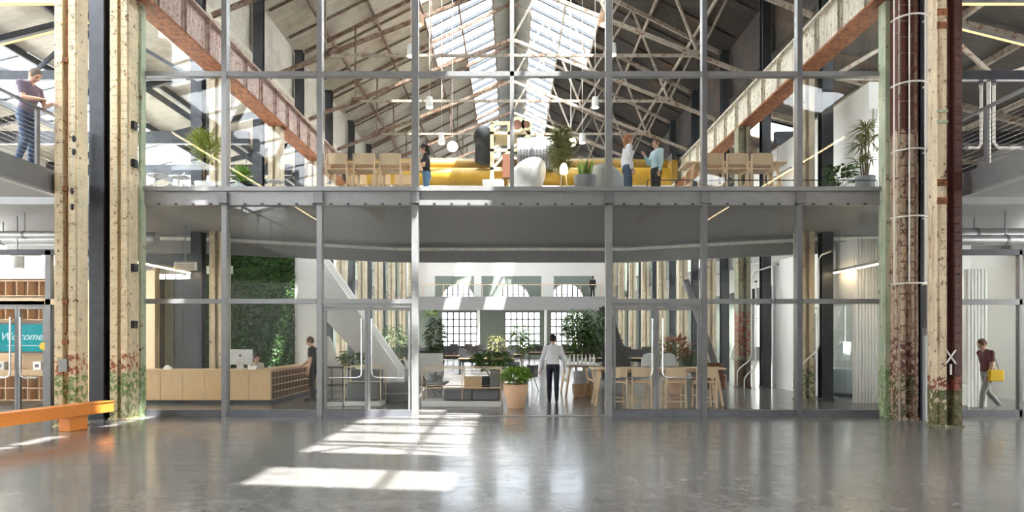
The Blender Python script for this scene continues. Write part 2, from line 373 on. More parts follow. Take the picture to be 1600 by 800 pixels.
# ---- aisle roofs
def aisle(s):
    side = 'left' if s < 0 else 'right'
    r = link('ceiling_aisle_'+side, None)
    tag(r, ('sloping pale board roof with bright skylights over the left aisle' if s < 0 else 'sloping dark board roof over the right aisle'), 'ceiling', kind='structure')
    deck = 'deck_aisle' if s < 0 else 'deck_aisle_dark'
    for (x0, x1, gl) in ((9.1, 10.2, 0), (10.2, 12.4, 1), (12.4, 14.4, 0), (14.4, 16.8, 1), (16.8, 19.2, 0)):
        pm = cell(s, x0, x1, 2.25, zr_a, .07, deck, 'roof_panel'); gm = cell(s, x0, x1, 2.2, zr_a, .03, 'roofglass', 'skylight_pane')
        bm = MB().bar((s*x0, 0, zr_a(x0)-.03), (s*x1, 0, zr_a(x1)-.03), .06, .1, (0, 1, 0)).mesh('glazing_bar', 'steel_dark')
        for i in range(32):
            y = Y0+2.25*i
            if gl and (s < 0 and (x0 > 14 or y < 15) or s > 0 and i % 6 == 1): link('skylight_pane', gm, r, (0, y+.025, .02)); link('glazing_bar', bm, r, (0, y, 0))
            else: link('roof_panel', pm, r, (0, y, .012*(i % 2)))
    for x in (10.2, 12.4, 14.4, 16.8):
        MB().bar((s*x, Y0, zr_a(x)-.12), (s*x, 58.4, zr_a(x)-.12), .1, .2).build('purlin', 'steel_dark' if s < 0 else 'truss_pale', r)
    for k in range(-3, 10):
        y = 14.4+4.5*k
        t = link('aisle_truss', None, r, (0, y, 0))
        m = 'steel_dark' if s < 0 else 'truss_pale'
        MB().bar((s*9.15, 0, zr_a(9.15)-.3), (s*19, 0, zr_a(19)-.3), .16, .22).build('chord', m, t)
        if k >= 2 or k < -1:
            MB().bar((s*9.0, 0, 8.55), (s*18.9, 0, 8.55), .2, .42).build('cross_beam', 'steel_dark', t)
            MB().bar((s*10.2, 0, 8.7), (s*9.1, 0, 10.9), .14, .2).build('brace', 'truss', t)
            MB().bar((s*10.2, 0, 8.7), (s*12.6, 0, 10.3), .14, .2).build('brace', 'steel_dark', t)
        else:
            MB().bar((s*9.0, 0, 9.0), (s*11.6, 0, zr_a(11.6)-.35), .08, .1).build('brace', m, t)
            MB().bar((s*11.6, 0, zr_a(11.6)-.35), (s*13.4, 0, 8.9), .08, .1).build('brace', m, t)
            MB().bar((s*13.4, 0, 8.9), (s*15.4, 0, zr_a(15.4)-.35), .08, .1).build('brace', m, t)
            MB().bar((s*9.0, 0, 8.9), (s*19, 0, 8.9), .08, .12).build('tie_rod', m, t)
aisle(-1); aisle(1)

# ---- walls
for s, side in ((-1, 'left'), (1, 'right')):
    cw = box('wall_clerestory_'+side, 'deck_lit' if s < 0 else 'deck_shaded', *sorted((s*8.95, s*9.12)), Y0, 58.4, 11.5, 13.62)
    if False:
        bpy.data.objects.remove(cw); b = MB(); b.box(-9.12, -8.95, Y0, 58.4, 11.5, 11.9); b.box(-9.12, -8.95, Y0, 58.4, 13.3, 13.62)
        for k in range(33): b.box(-9.12, -8.95, Y0+2.25*k-(.06 if k else 0), Y0+2.25*k+(.06 if k < 32 else -.1), 11.9, 13.3)
        cw = b.build('wall_clerestory_left', 'truss_pale')
        for k in range(32): box('pane', 'roofglass', -9.05, -9.03, Y0+2.25*k+.06, Y0+2.25*k+2.19, 11.9, 13.3, cw)
    tag(cw, f'boarded strip of wall between the aisle roof and the nave roof on the {side}', 'wall', kind='structure')
    xs = sorted((s*19.0, s*19.35)); b = MB(); top = lambda k: 7.6 if s < 0 or k < 6 else 4.3   # window heads
    b.box(*xs, Y0, 58.4, 0, 1.0); b.box(*xs, Y0, 58.4, 7.6, 9.15); b.box(*xs, Y0, 4.5, 1.0, 7.6)
    for k in range(4, 17): b.box(*xs, Y0+4.5*k-(0 if k == 4 else .55), Y0+4.5*k+(.55 if k < 16 else 0), 1.0, 7.6)
    if s > 0: b.box(*xs, Y0+4.5*6+.55, 58.4-.55, 4.3, 7.6)
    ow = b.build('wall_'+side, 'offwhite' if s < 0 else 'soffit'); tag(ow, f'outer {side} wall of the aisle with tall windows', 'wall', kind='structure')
    for k in range(4, 16):
        y = Y0+4.5*k; zt = top(k)
        box('pane', 'glass', s*19.15-.01, s*19.15+.01, y+.55, y+3.95, 1.0, zt, ow)
        fb = MB()
        for q in (0, 1/3, 2/3, .99): fb.box(s*19.12-.04, s*19.12+.04, y+.55, y+3.95, 1+(zt-1)*q-.03, 1+(zt-1)*q+.03)
        for q in (1.68, 2.82): fb.box(s*19.12-.035, s*19.12+.035, y+q-.03, y+q+.03, 1.0, zt)
        fb.build('window_frame', 'steel_dark', ow)
# rear wall, behind the photographer
b = MB(); b.box(-19.3, 19.3, -14, -13.55, 0, 9.0); b.prism([(-9, 9), (9, 9), (9, 13.5), (0, 18), (-9, 13.5)], 1, -14, -13.55)
for s in (-1, 1): b.prism([(s*9, 9), (s*19.3, 9), (s*9, 11.6)], 1, -14, -13.55)
rw = b.build('wall_rear', 'offwhite'); tag(rw, 'pale end wall of the hall facing the glass front', 'wall', kind='structure')
# far gable wall
b = MB(); yb = (58.0, 58.4)
WX = [(-6.0, -3.0), (-.6, 2.4), (3.3, 6.1)]
ex = [-9]+[v for q in WX for v in q]+[9]
for i in range(0, 8, 2): b.box(ex[i], ex[i+1], *yb, .8, 3.9)
b.box(-9, 9, *yb, 0, .8); b.box(-9, 9, *yb, 3.9, 4.9)
AC = [-4.6, .1, 4.7]; ra = 1.4
for i, (l, r_) in enumerate(((-9, -2.25), (-2.25, 2.4), (2.4, 9))):       # arched heads
    c = AC[i]; arc = [(c+ra*math.cos(t), 4.9+ra*math.sin(t)) for t in np.linspace(math.pi, 0, 15)]
    for p, q in zip(arc[:-1], arc[1:]): b.prism([(p[0], p[1]), (q[0], q[1]), (q[0], 6.4), (p[0], 6.4)], 1, *yb)
    b.box(l, c-ra, *yb, 4.9, 6.4); b.box(c+ra, r_, *yb, 4.9, 6.4)
b.box(-9, 9, *yb, 6.4, 7.2); b.prism([(-9, 12.6), (9, 12.6), (9, 13.5), (0, 18), (-9, 13.5)], 1, *yb)
HX = [(c-1.4, c+1.4) for c in AC]; hx = [-9]+[v for q in HX for v in q]+[9]
for i in range(0, 8, 2): b.box(hx[i], hx[i+1], *yb, 7.2, 12.6)
for s in (-1, 1): b.prism([(s*9, 0), (s*19.3, 0), (s*19.3, 9), (s*9, 11.6)], 1, *yb)
bw = b.build('wall_back', 'wallgreen'); tag(bw, 'far grey green end wall with arched windows above large gridded windows', 'wall', kind='structure')
for i, (l, r_) in enumerate(WX):
    wn = link(f'window_{i+2}', None); tag(wn, ['large gridded window at the far end, left of the walkway', 'large gridded window at the far end, in the middle', 'large gridded window at the far end, beyond the man in white'][i], 'window', kind='structure')
    nx, nz = 6, 5
    for a in range(nx):
        for c in range(nz):
            x0 = l+(r_-l)*a/nx; z0 = .8+3.1*c/nz
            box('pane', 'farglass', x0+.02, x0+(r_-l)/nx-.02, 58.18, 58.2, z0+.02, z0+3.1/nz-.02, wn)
    for a in range(nx+1): MB().box(l+(r_-l)*a/nx-.05, l+(r_-l)*a/nx+.05, 58.15, 58.23, .8, 3.9).build('glazing_bar', 'steel_dark', wn)
    for c in range(nz+1): MB().box(l, r_, 58.15, 58.23, .8+3.1*c/nz-.05, .8+3.1*c/nz+.05).build('glazing_bar', 'steel_dark', wn)
for i, c in enumerate(AC):
    wn = link(f'window_{i+5}', None); tag(wn, ['left', 'middle', 'right'][i]+' arched window of the far end wall above the far gallery', 'window', kind='structure')
    arc = [(c+ra*math.cos(t), 4.9+ra*math.sin(t)) for t in np.linspace(0, math.pi, 15)]
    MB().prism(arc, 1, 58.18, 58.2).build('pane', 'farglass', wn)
    for a in (-.9, -.45, 0, .45, .9):
        MB().box(c+a-.05, c+a+.05, 58.15, 58.23, 4.9, 4.9+math.sqrt(ra*ra-a*a)).build('glazing_bar', 'steel_dark', wn)
    MB().box(c-1.3, c+1.3, 58.15, 58.23, 5.37, 5.43).build('glazing_bar', 'steel_dark', wn)
for i, (l, r_) in enumerate(HX):
    wn = link(f'window_{i+10}', None); tag(wn, ['left', 'middle', 'right'][i]+' tall window high in the far gable', 'window', kind='structure')
    for a in range(3):
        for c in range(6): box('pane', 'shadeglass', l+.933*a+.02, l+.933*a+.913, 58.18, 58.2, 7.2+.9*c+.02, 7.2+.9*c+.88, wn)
    for a in range(4): box('glazing_bar', 'steel_dark', l+.933*a-.025, l+.933*a+.025, 58.15, 58.23, 7.2, 12.6, wn)
    for c in range(7): box('glazing_bar', 'steel_dark', l, r_, 58.15, 58.23, 7.2+.9*c-.025, 7.2+.9*c+.025, wn)
# far gallery with its white partition
fg = link('floor_far_gallery', None); tag(fg, 'grey upper gallery floor across the far end of the hall', 'gallery', kind='structure')
box('slab', 'soffit', -8.6, 8.6, 53.0, 58, 4.3, 4.85, fg); box('fascia', 'soffit', -8.6, 8.6, 52.85, 53.0, 3.85, 4.9, fg)
for x in (-2.6, 2.6, 7.4, -7.4): box('post', 'offwhite', x-.1, x+.1, 52.9, 53.1, 0, 3.85, fg)
b = MB(); yp = (55.6, 55.8); ox = [(-6.3, -3.1), (-2.5, 2.4), (3.4, 6.5)]
b.box(-8.6, 8.6, *yp, 6.75, 9.2)
for l, r_ in ((-8.6, -6.3), (-3.1, -2.5), (2.4, 3.4), (6.5, 8.6)): b.box(l, r_, *yp, 4.85, 6.75)
pw = b.build('wall_gallery', 'white'); tag(pw, 'white partition with three openings on the far gallery', 'wall', kind='structure')

# ---- mezzanine behind the glass front
mz = link('floor_mezzanine', None); tag(mz, 'mezzanine floor just behind the glass front, with a dark grey soffit', 'mezzanine', kind='structure')
edge = [(-14, 19.0), (-8.6, 19.5), (-3.6, 21.7), (3.6, 21.7), (8.6, 19.5), (14, 19.0)]
MB().prism([(-14, G+.06), (14, G+.06)]+edge[::-1], 2, 4.62, 4.92).build('slab', 'soffit', mz)
for p, q in zip(edge[:-1], edge[1:]):
    MB().bar((*p, 4.36), (*q, 4.36), .2, .52).build('edge_beam', 'soffit', mz)
    MB().bar((p[0], p[1]-.13, 4.5), (q[0], q[1]-.13, 4.5), .06, .09).build('edge_strip', 'pipe_white', mz)
box('fascia', 'steel_light', -8.2, 8.2, G-.10, G+.05, 4.57, 4.87, mz)
box('fascia_cap', 'steel_light', -8.2, 8.2, G-.16, G+.05, 4.87, 4.96, mz)
bo = MB()
for i in range(44): bo.box(-8.0+i*.372-.03, -8.0+i*.372+.03, G-.125, G-.1, 4.575, 4.61)
bo.build('bolts', 'steel_dark', mz)['kind'] = 'stuff'
# galleries along both sides
for s, side in ((-1, 'left'), (1, 'right')):
    g = link('floor_gallery_'+side, None); tag(g, f'upper gallery floor running along the {side} side beyond the mezzanine', 'gallery', kind='structure')
    box('slab', 'offwhite', *sorted((s*8.9, s*14)), 19.8 if s < 0 else 20.4, 57.9, 4.55, 4.92, g)
    box('fascia', 'steel_light', *sorted((s*8.8, s*8.95)), 24.3, 52.7, 4.45, 4.98, g)
    wkf = link('floor_walkway_'+side, None); tag(wkf, f'raised walkway at the {side} edge in front of the glass front', 'walkway', kind='structure')
    box('slab', 'soffit', *sorted((s*8.92, s*14)), -6, 14.15, 4.62, 4.9, wkf)
    box('fascia', 'steel', *sorted((s*8.80, s*8.93)), -6, 14.15, 4.5, 4.92, wkf)
    box('fascia_flange', 'steel_light', *sorted((s*8.79, s*8.93)), -6, 14.15, 4.46, 4.5, wkf)
    for y in (2, 6.5, 11): box('joist', 'soffit', *sorted((s*9.1, s*14)), y-.1, y+.1, 4.4, 4.62, wkf)

# ---- the glass front
MX = [-8.25, -6.23, -4.17, -2.1, 2.1, 4.17, 6.23, 8.25]; TZ = [.14, 2.495, 4.90, 7.42, 10.0]
cwl = link('window_1', None); tag(cwl, 'two storey glass front with grey steel mullions across the hall', 'glass wall', kind='structure')
for x in MX:
    wd = .07 if abs(x) < 3 else .055
    MB().box(x-wd, x+wd, G-.09, G+.09, 0, 10.05).build('mullion', 'steel_light' if x < 3 else 'steel', cwl)
for i in range(7):
    x0, x1 = MX[i]+.07, MX[i+1]-.07; mid = i == 3
    for z in TZ:
        if z == 4.90 or (mid and z < 4): continue
        h = .05 if z > 1 else .14
        MB().box(x0, x1, G-.08, G+.08, (z-h) if z > 1 else 0, z+(h if z > 1 else 0)).build('transom' if z > 1 else 'sill', 'steel_light' if z > 1 else 'sill', cwl)
    if mid:
        MB().box(x0, x1, G-.1, G+.1, 0, .012).build('threshold', 'steel_light', cwl)
    zz = [(.14, 2.445), (2.545, 4.57), (4.96, 7.37), (7.47, 9.95)]
    for k, (a, c) in enumerate(zz):
        if mid and k < 2: continue
        if mid and k >= 2:                         # the middle bay is split once above the doorway
            box('pane', 'glass', x0, -.045, G-.01, G+.01, a, c, cwl); box('pane', 'glass', .045, x1, G-.01, G+.01, a, c, cwl)
            continue
        if k == 0 and i in (2, 4): continue        # doors stand here
        box('pane', 'glass', x0, x1, G-.01, G+.01, a, c, cwl)
MB().box(-.045, .045, G-.08, G+.08, 4.96, 10.0).build('mullion', 'steel_light', cwl)
for i in range(8):                                # small setting-out plates where mullions meet the floor edge
    MB().box(MX[i]-.1, MX[i]+.1, G-.19, G-.1, 4.6, 4.84).build('mullion_clip', 'steel', cwl)
def door_pair(name, label, x0, x1, y, top, frame, z0=.0):
    d = link(name, None); tag(d, label, 'door', kind='structure')
    box('header', frame, x0, x1, y-.06, y+.06, top, top+.1, d)
    m = (x0+x1)/2
    for s, a, c in ((-1, x0+.01, m-.006), (1, m+.006, x1-.01)):
        lf = MB()
        lf.box(a, c, y-.03, y+.03, z0+.02, z0+.14); lf.box(a, c, y-.03, y+.03, top-.07, top-.01)
        lf.box(a, a+.05, y-.03, y+.03, z0+.14, top-.07); lf.box(c-.05, c, y-.03, y+.03, z0+.14, top-.07)
        leaf = lf.build('door_leaf', frame, d)
        box('pane', 'glass', a+.05, c-.05, y-.01, y+.01, z0+.14, top-.07, leaf)
        hx = m+s*.11; e = m+s*(x1-m-.14)
        MB().tube([(hx, y-.09, top-.25), (hx, y-.09, .95), (hx+s*.02, y-.09, .88), (hx+s*.09, y-.09, .84), (e, y-.09, .84)], .018, 8).build('panic_handle', 'chrome', leaf, smooth=True)
        for q in (top-.3, 1.3): MB().tube([(hx, y-.09, q), (hx, y-.02, q)], .012, 6).build('handle_bracket', 'chrome', leaf)
    return d
door_pair('door_1', 'glazed double door with bent bar handles, left of the open doorway', MX[2]+.08, MX[3]-.09, G, 2.37, 'steel_light')
door_pair('door_2', 'glazed double door with bent bar handles, right of the open doorway', MX[4]+.09, MX[5]-.08, G, 2.37, 'steel_light')
# glass front carried on under the walkways
for s, side in ((-1, 'left'), (1, 'right')):
    wn = link('window_8' if s < 0 else 'window_9', None)
    tag(wn, f'shopfront glazing under the walkway at the {side} edge', 'window', kind='structure')
    def bx(n, m, a, c, z0, z1, d=.06): return box(n, m, *sorted((s*a, s*c)), G-d, G+d, z0, z1, wn)
    bx('transom', 'steel' if s > 0 else 'beech', 8.95, 14, 2.42, 2.54); bx('transom', 'steel_dark', 8.95, 14, 3.5, 3.62)
    if s > 0:
        bx('sill', 'sill', 8.3, 14, 0, .14)
        for a, c in ((8.95, 11.0), (11.06, 14)): bx('pane', 'glass', a, c, .14, 2.42, .01); bx('pane', 'glass', a, c, 2.54, 3.5, .01)
        bx('mullion', 'steel', 11.0, 11.06, 0, 3.6)
        box('side_panel', 'fabric_light', 8.52, 8.78, G-.05, G+.02, .14, 2.0, wn)
    else:
        bx('mullion', 'steel', 10.0, 10.12, 0, 3.6); bx('pane', 'glass', 8.95, 10.0, .14, 2.42, .01); bx('sill', 'sill', 8.95, 10.0, 0, .14)
        bx('pane', 'glass', 8.95, 14, 2.54, 3.5, .01)
    bx('upper_transom', 'steel_dark', 8.5, 14, 7.3, 7.5)
door_pair('door_3', 'glazed double door with bent bar handles under the left walkway', -11.35, -10.13, G, 2.4, 'steel')

# ================================================================ STEEL: columns, girders, crane
def rivets(h, xs, y, step=.16, z0=.2):
    b = MB(); z = z0
    while z < h-.1:
        for x in xs: b.lathe([(.016, 0), (.012, .012)], 6, (0, 0, 0)) ; n = len(b.v)-12; \
            b.v[n:] = [(x+v[0], y-v[2], z+v[1]) for v in b.v[n:]]
        z += step
    return b
def column(name, label, x, y, h, wd, dp, mat, mark=False, rv=True):
    # riveted built-up shaft: two flanged halves with a recessed web, lacing plates, base plate
    c = thing(name, label, 'column', (x, y, 0)); a = wd/2; d = dp/2
    for s in (-1, 1):
        MB().box(*sorted((s*a, s*.06)), -d, d, .02, h).build('flange', mat, c)
        box('cover_plate', mat, *sorted((s*(a-.03), s*(a-.16))), -d-.018, -d, .05, h, c)
        box('cover_plate', mat, *sorted((s*(a-.03), s*(a-.16))), d, d+.018, .05, h, c)
    box('web', mat, -.062, .062, -d+.07, d-.07, .02, h, c)
    box('base_plate', mat, -a-.02, a+.02, -d-.03, d+.03, 0, .03, c)
    if rv:
        r = rivets(h, (-a+.06, -a+.13, a-.13, a-.06), -d-.018).build('rivets', mat, c); r['kind'] = 'stuff'
    return c
c1 = column('steel_column', 'cream riveted column behind the orange bench, nearest at the left edge', -8.52, 13.2, 8.88, .44, .32, 'col_left')
for z in (1.62, 2.4, 4.55, 7.0): MB().box(-.05, .05, -.20, -.1, z-.04, z+.04).build('bolt_plate', 'rust', c1)
MB().tube([(0, -.13, 1.8), (0, -.13, 8.8)], .012, 6).build('tie_bar', 'rust', c1)
MB().box(-.12, .04, -.2, -.16, 1.05, 1.3).build('patch_plate', 'zinc', c1)
for dz in (4.0, 4.3, 5.05, 5.3): MB().ball((.13+.03*(dz > 4.5), -.175, dz+.2), .04, .03, .07, 8, 6).build('rusted_hole', 'black', c1)
c2 = column('steel_column', 'cream riveted column with red and green base at the left end of the glass front', -8.2, 14.43, 8.88, .40, .34, 'col_left')
MB().box(.2, .26, .19, .38, 0, 8.88).build('green_flange', 'green_steel', c2)
for z in (1.9, 3.1, 5.3, 6.1): MB().box(.2, .27, -.1, .05, z, z+.16).build('bracket', 'black', c2)
c3 = column('steel_column', 'cream and maroon column with a white painted cross, nearest at the right edge', 8.365, 13.2, 8.88, .47, .32, 'col_right')
q = math.radians
for a in (-1, 1): MB().bar((.0-.09, -.19, 1.34-.13*a), (.0+.09, -.19, 1.34+.13*a), .012, .045, (0, 1, 0)).build('painted_cross', 'paper', c3)
MB().bar((.0, -.19, 1.0), (.0, -.19, 1.2), .012, .05, (0, 1, 0)).build('painted_stroke', 'paper', c3)
for z in (4.25, 4.6, 7.6, 7.85): MB().box(-.25, -.06, -.19, -.16, z, z+.13).build('strap', 'rust', c3)
for z in (5.8, 6.0): MB().box(-.26, -.06, -.2, -.16, z, z+.05).build('strap', 'green_steel', c3)
c4 = column('steel_column', 'rust and cream column carrying the caged ladder at the right', 8.27, 14.43, 8.88, .44, .34, 'col_ladder')
MB().box(-.32, -.22, .1, .38, 0, 8.88).build('green_flange', 'green_steel', c4)
for s, side in ((-1, 'left'), (1, 'right')):
    proto = None
    for k in range(1, 10):
        lab = f'cream steel column, {ORD[k-1]} behind the glass front in the {side} row'
        if s > 0 and k == 2:
            column('steel_column', 'green and red painted steel column, second behind the glass front in the right row', s*7.9, BAY[k], 8.88, .42, .42, 'col_red', rv=False); continue
        if proto is None: proto = column('steel_column', lab, s*8.08, BAY[k], 8.88, .42, .42, 'col_in', rv=False)
        else: dup(proto, (s*8.08, BAY[k], 0), 0, lab)
    proto = None
    for k in range(0, 10):
        lab = f'dark blue grey steel post, {ORD[k]} from the glass front in the {side} row'
        if proto is None:
            proto = thing('steel_post', lab, 'column', (s*8.68, BAY[k], 0))
            MB().box(-.15, .15, -.15, -.12, 0, 13.35).box(-.15, .15, .12, .15, 0, 13.35).box(-.04, .04, -.12, .12, 0, 13.35).build('shaft', 'steel_dark', proto)
            box('base_plate', 'steel_dark', -.17, .17, -.17, .17, 0, .03, proto)
            MB().box(-.18, .18, -.18, .18, 13.33, 13.4).build('cap_plate', 'steel_dark', proto)
        else: dup(proto, (s*8.68, BAY[k], 0), 0, lab)
    # crane girder
    gd = thing('crane_girder', ('pinkish chipped steel crane girder running high along the left row' if s < 0 else 'ivory chipped steel crane girder running high along the right row'), 'girder', (s*8.0, 0, 8.9))
    mt = 'girder_left' if s < 0 else 'girder_right'
    box('web', mt, -.12, .12, -13, 57.8, .06, 1.0, gd); box('bottom_flange', 'rust', -.27, .27, -13, 57.8, 0, .06, gd)
    box('top_flange', mt, -.24, .24, -13, 57.8, 1.0, 1.06, gd); box('crane_rail', 'truss', -.04, .04, -13, 57.8, 1.06, 1.16, gd)
    sm = MB().box(*sorted((-s*.12, -s*.22)), -.02, .02, .06, 1.0).box(*sorted((-s*.12, -s*.15)), -.07, .07, .06, 1.0).mesh('stiffener', mt)
    for i in range(56): link('stiffener', sm, gd, (0, -12.4+1.25*i, 0))

# ---- caged ladder on the right column
ld = thing('caged_ladder', 'white caged steel ladder climbing the rust coloured right column', 'ladder', (8.13, 14.04, 0))
for x in (-.17, .17): MB().bar((x, 0, 0), (x, 0, 8.8), .02, .05, (0, 1, 0)).build('stile', 'truss_pale' if x < 0 else 'truss', ld)
for i in range(26): MB().tube([(-.17, 0, .3+.33*i), (.17, 0, .3+.33*i)], .012, 6).build('rung', 'truss', ld)
for z in (2.8, 4.15, 5.5, 6.85, 8.2):
    MB().tube([(.33*math.cos(t)+.0, -.02-.40*math.sin(t)*.9, z+.0) for t in np.linspace(-.1, math.pi+.1, 13)], .018, 6).build('cage_hoop', 'pipe_white', ld, smooth=True)
for x, y in ((-.33, -.1), (-.15, -.33), (.17, -.33), (.34, -.1)): MB().bar((x, y, 2.8), (x, y, 8.7), .008, .04, (0, 1, 0)).build('cage_strip', 'pipe_white', ld)
for z in (1.9, 5.0, 8.0):
    for x in (-.17, .17): MB().bar((x, 0, z), (x, .18, z), .02, .03).build('wall_bracket', 'truss', ld)
dp = thing('downpipe', 'blue grey square downpipe between the two right hand columns', 'pipe', (8.60, 14.08, 0))
MB().box(-.08, .08, -.05, .05, 1.85, 8.8).build('pipe_shaft', 'steel', dp); MB().box(-.1, .1, -.07, .07, 1.75, 1.9).build('shoe', 'steel_light', dp)
MB().box(-.1, .1, -.05, .05, 0, 1.75).build('lower_cover', 'fabric_light', dp)
for z in (2.9, 4.9, 6.9): MB().box(-.1, .1, -.065, .065, z, z+.06).build('pipe_clip', 'chrome', dp)

# ---- guard railings
def railing(label, pts, z0, h, n, step, mat='steel', cables=True, rail='steel', infill=None):
    r = thing('guard_railing', label, 'railing', (pts[0][0], pts[0][1], z0))
    o = Vector((pts[0][0], pts[0][1], 0))
    for p, q in zip(pts[:-1], pts[1:]):
        p, q = Vector((*p, 0))-o, Vector((*q, 0))-o; L = (q-p).length; k = max(1, round(L/step))
        for i in range(k+1):
            a = p.lerp(q, i/k); MB().box(a.x-.025, a.x+.025, a.y-.04, a.y+.04, 0, h-.02).build('post', mat, r)
        MB().bar((p.x, p.y, h), (q.x, q.y, h), .07, .05).build('top_rail', rail, r)
        if cables:
            for i in range(n):
                z = .1+(h-.18)*i/n
                MB().tube([(p.x, p.y, z), (q.x, q.y, z)], .006, 5).build('cable', 'chrome', r)
        if infill: MB().bar((p.x, p.y, h*.5), (q.x, q.y, h*.5), .015, h*.85).build('glass_panel', infill, r)
    return r
railing('cable railing of the left walkway where the man leans', [(-8.86, .5), (-8.86, 14.1)], 4.92, 1.08, 11, 1.4)
railing('cable railing of the right walkway at the right edge', [(8.86, .5), (8.86, 14.1)], 4.92, 1.08, 11, 1.4)
railing('dark railing along the left gallery beyond the mezzanine', [(-8.87, 24.5), (-8.87, 52.5)], 4.98, 1.05, 5, 2.25, 'steel_dark', True, 'steel_dark')
railing('dark railing along the right gallery beyond the mezzanine', [(8.87, 26.6), (8.87, 52.5)], 4.98, 1.05, 5, 2.25, 'steel_dark', True, 'steel_dark')
railing('glass balustrade with timber rail on the far gallery', [(-8.4, 53.1), (8.4, 53.1)], 4.85, 1.0, 0, 1.5, 'beech', False, 'beech', 'glass')

# ---- bridge crane
cr = thing('bridge_crane', 'yellow overhead bridge crane spanning the nave with a cream hoist trolley', 'crane', (0, 32, 9.8))
for z, r, y, m in ((-.55, .42, 0, 'yellow'), (.12, .27, .5, 'yellow_dark')):
    MB().tube([(-7.4, y, z), (7.4, y, z)], r, 18).build('bridge_tube', m, cr, smooth=True)
for s in (-1, 1): MB().box(s*7.48-.14, s*7.48+.14, -.6, .9, -.80, .1).build('end_truck', 'yellow_dark', cr); \
    [MB().tube([(s*8-s*.4, y, .37), (s*8+s*.05, y, .37)], .1, 12).build('wheel', 'steel_dark', cr) for y in (-.4, .7)]; MB().box(s*7.48-.1, s*7.48+.1, -.5, .8, .1, .45).build('wheel_housing', 'steel_dark', cr)
for z in (-1.15, -1.3): MB().bar((-7.4, -.7, z), (7.4, -.7, z), .06, .06).build('service_rail', 'pipe_white', cr)
tb = link('trolley', None, cr); tb.scale = (1.22, 1.1, 1.2)
t = MB()
for x in (-.75, -.1, .62): t.box(x-.07, x+.07, -.75, -.6, -1.15, 1.45)
for z in (-1.1, -.35, .35, 1.0, 1.4): t.box(-.82, .69, -.75, -.6, z, z+.1)
t.bar((-.75, -.68, -.3), (-.1, -.68, .4), .1, .08).bar((-.1, -.68, .4), (.62, -.68, 1.0), .1, .08)
t.box(-.8, .9, -.6, .9, 1.0, 1.12)
t.build('trolley_frame', 'cream', tb)
MB().ball((-1.05, -.35, .95), .42, .42, .5, 18, 12).build('motor_housing', 'black', tb, smooth=True)
MB().tube([(-1.15, -.3, .0), (-1.05, -.3, .6)], [.28, .36], 14).build('motor_foot', 'black', tb, smooth=True)
MB().tube([(.2, -.4, .35), (1.55, -.4, .35)], .62, 20).build('cable_drum', 'duct', tb, smooth=True)
for i in range(10): MB().tube([(.3+.12*i, -.4, .35), (.36+.12*i, -.4, .35)], .645, 20).build('cable_winding', 'steel', tb)
for x, r in ((.2, .3), (.55, .22)): MB().tube([(x, -.85, 1.35), (x, -.6, 1.35)], r, 18).build('gear_wheel', 'cream', tb); MB().tube([(x, -.88, 1.35), (x, -.84, 1.35)], r*.55, 14).build('gear_hub', 'felt', tb)
MB().box(-1.1, -.3, -.95, -.6, -1.25, -.75).build('control_box', 'pipe_white', tb)
MB().box(-.35, -.05, -1.0, -.7, -.7, .2).build('control_panel', 'felt', tb)

# ---- pendant lamps in the nave
def pendant(kind, px, py, Y, label):
    x, y, z = at(px, py, Y); top = zr(x)-.35
    p = thing('pendant_lamp', label, 'lamp', (x, y, z), 0, 'pendant lamps hanging in the nave')
    MB().tube([(0, 0, .1), (0, 0, top-z)], .008, 5).build('cord', 'pipe_white', p)
    if kind == 'bell':
        MB().lathe([(.03, .24), (.10, .23), (.165, .14), (.175, .02), (.175, -.09)], 18).build('shade', 'terracotta', p, smooth=True)
        MB().ball((0, 0, -.08), .12, .12, .07).build('bulb', 'lamp_warm', p, smooth=True)
    elif kind == 'cylinder':
        MB().lathe([(.02, .2), (.10, .19), (.11, .12), (.12, -.15)], 16).build('shade', 'potwhite', p, smooth=True)
        MB().lathe([(.11, -.16), (.11, -.12)], 16).build('bulb', 'lamp_white', p)
    else:
        MB().ball((0, 0, -.05), .2, .2, .2, 16, 10).build('globe', 'lamp_warm', p, smooth=True); MB().lathe([(.06, .12), (.05, .2)], 12).build('collar', 'steel', p)
for a in (('bell', 652, 33, 18, 'peach bell pendant lamp, uppermost left of the skylight'), ('bell', 945, 33, 18, 'peach bell pendant lamp, uppermost right of the skylight'),
          ('cylinder', 642, 80, 20.5, 'white cylinder pendant lamp just below the left peach bell lamp'), ('cylinder', 957, 78, 20.5, 'white cylinder pendant lamp just below the right peach bell lamp'),
          ('cylinder', 671, 161, 22.5, 'white cylinder pendant lamp above the woman in black'), ('cylinder', 930, 161, 22.5, 'white cylinder pendant lamp above the long haired woman'),
          ('cylinder', 690, 218, 25.5, 'small white cylinder pendant lamp beside the left globe lamp'), ('globe', 707, 227, 26.2, 'glowing globe pendant lamp left of the crane trolley'),
          ('globe', 892, 220, 26.2, 'glowing globe pendant lamp beside the feathery plant'), ('cylinder', 910, 217, 25.5, 'small white cylinder pendant lamp beside the right globe lamp')):
    pendant(*a)

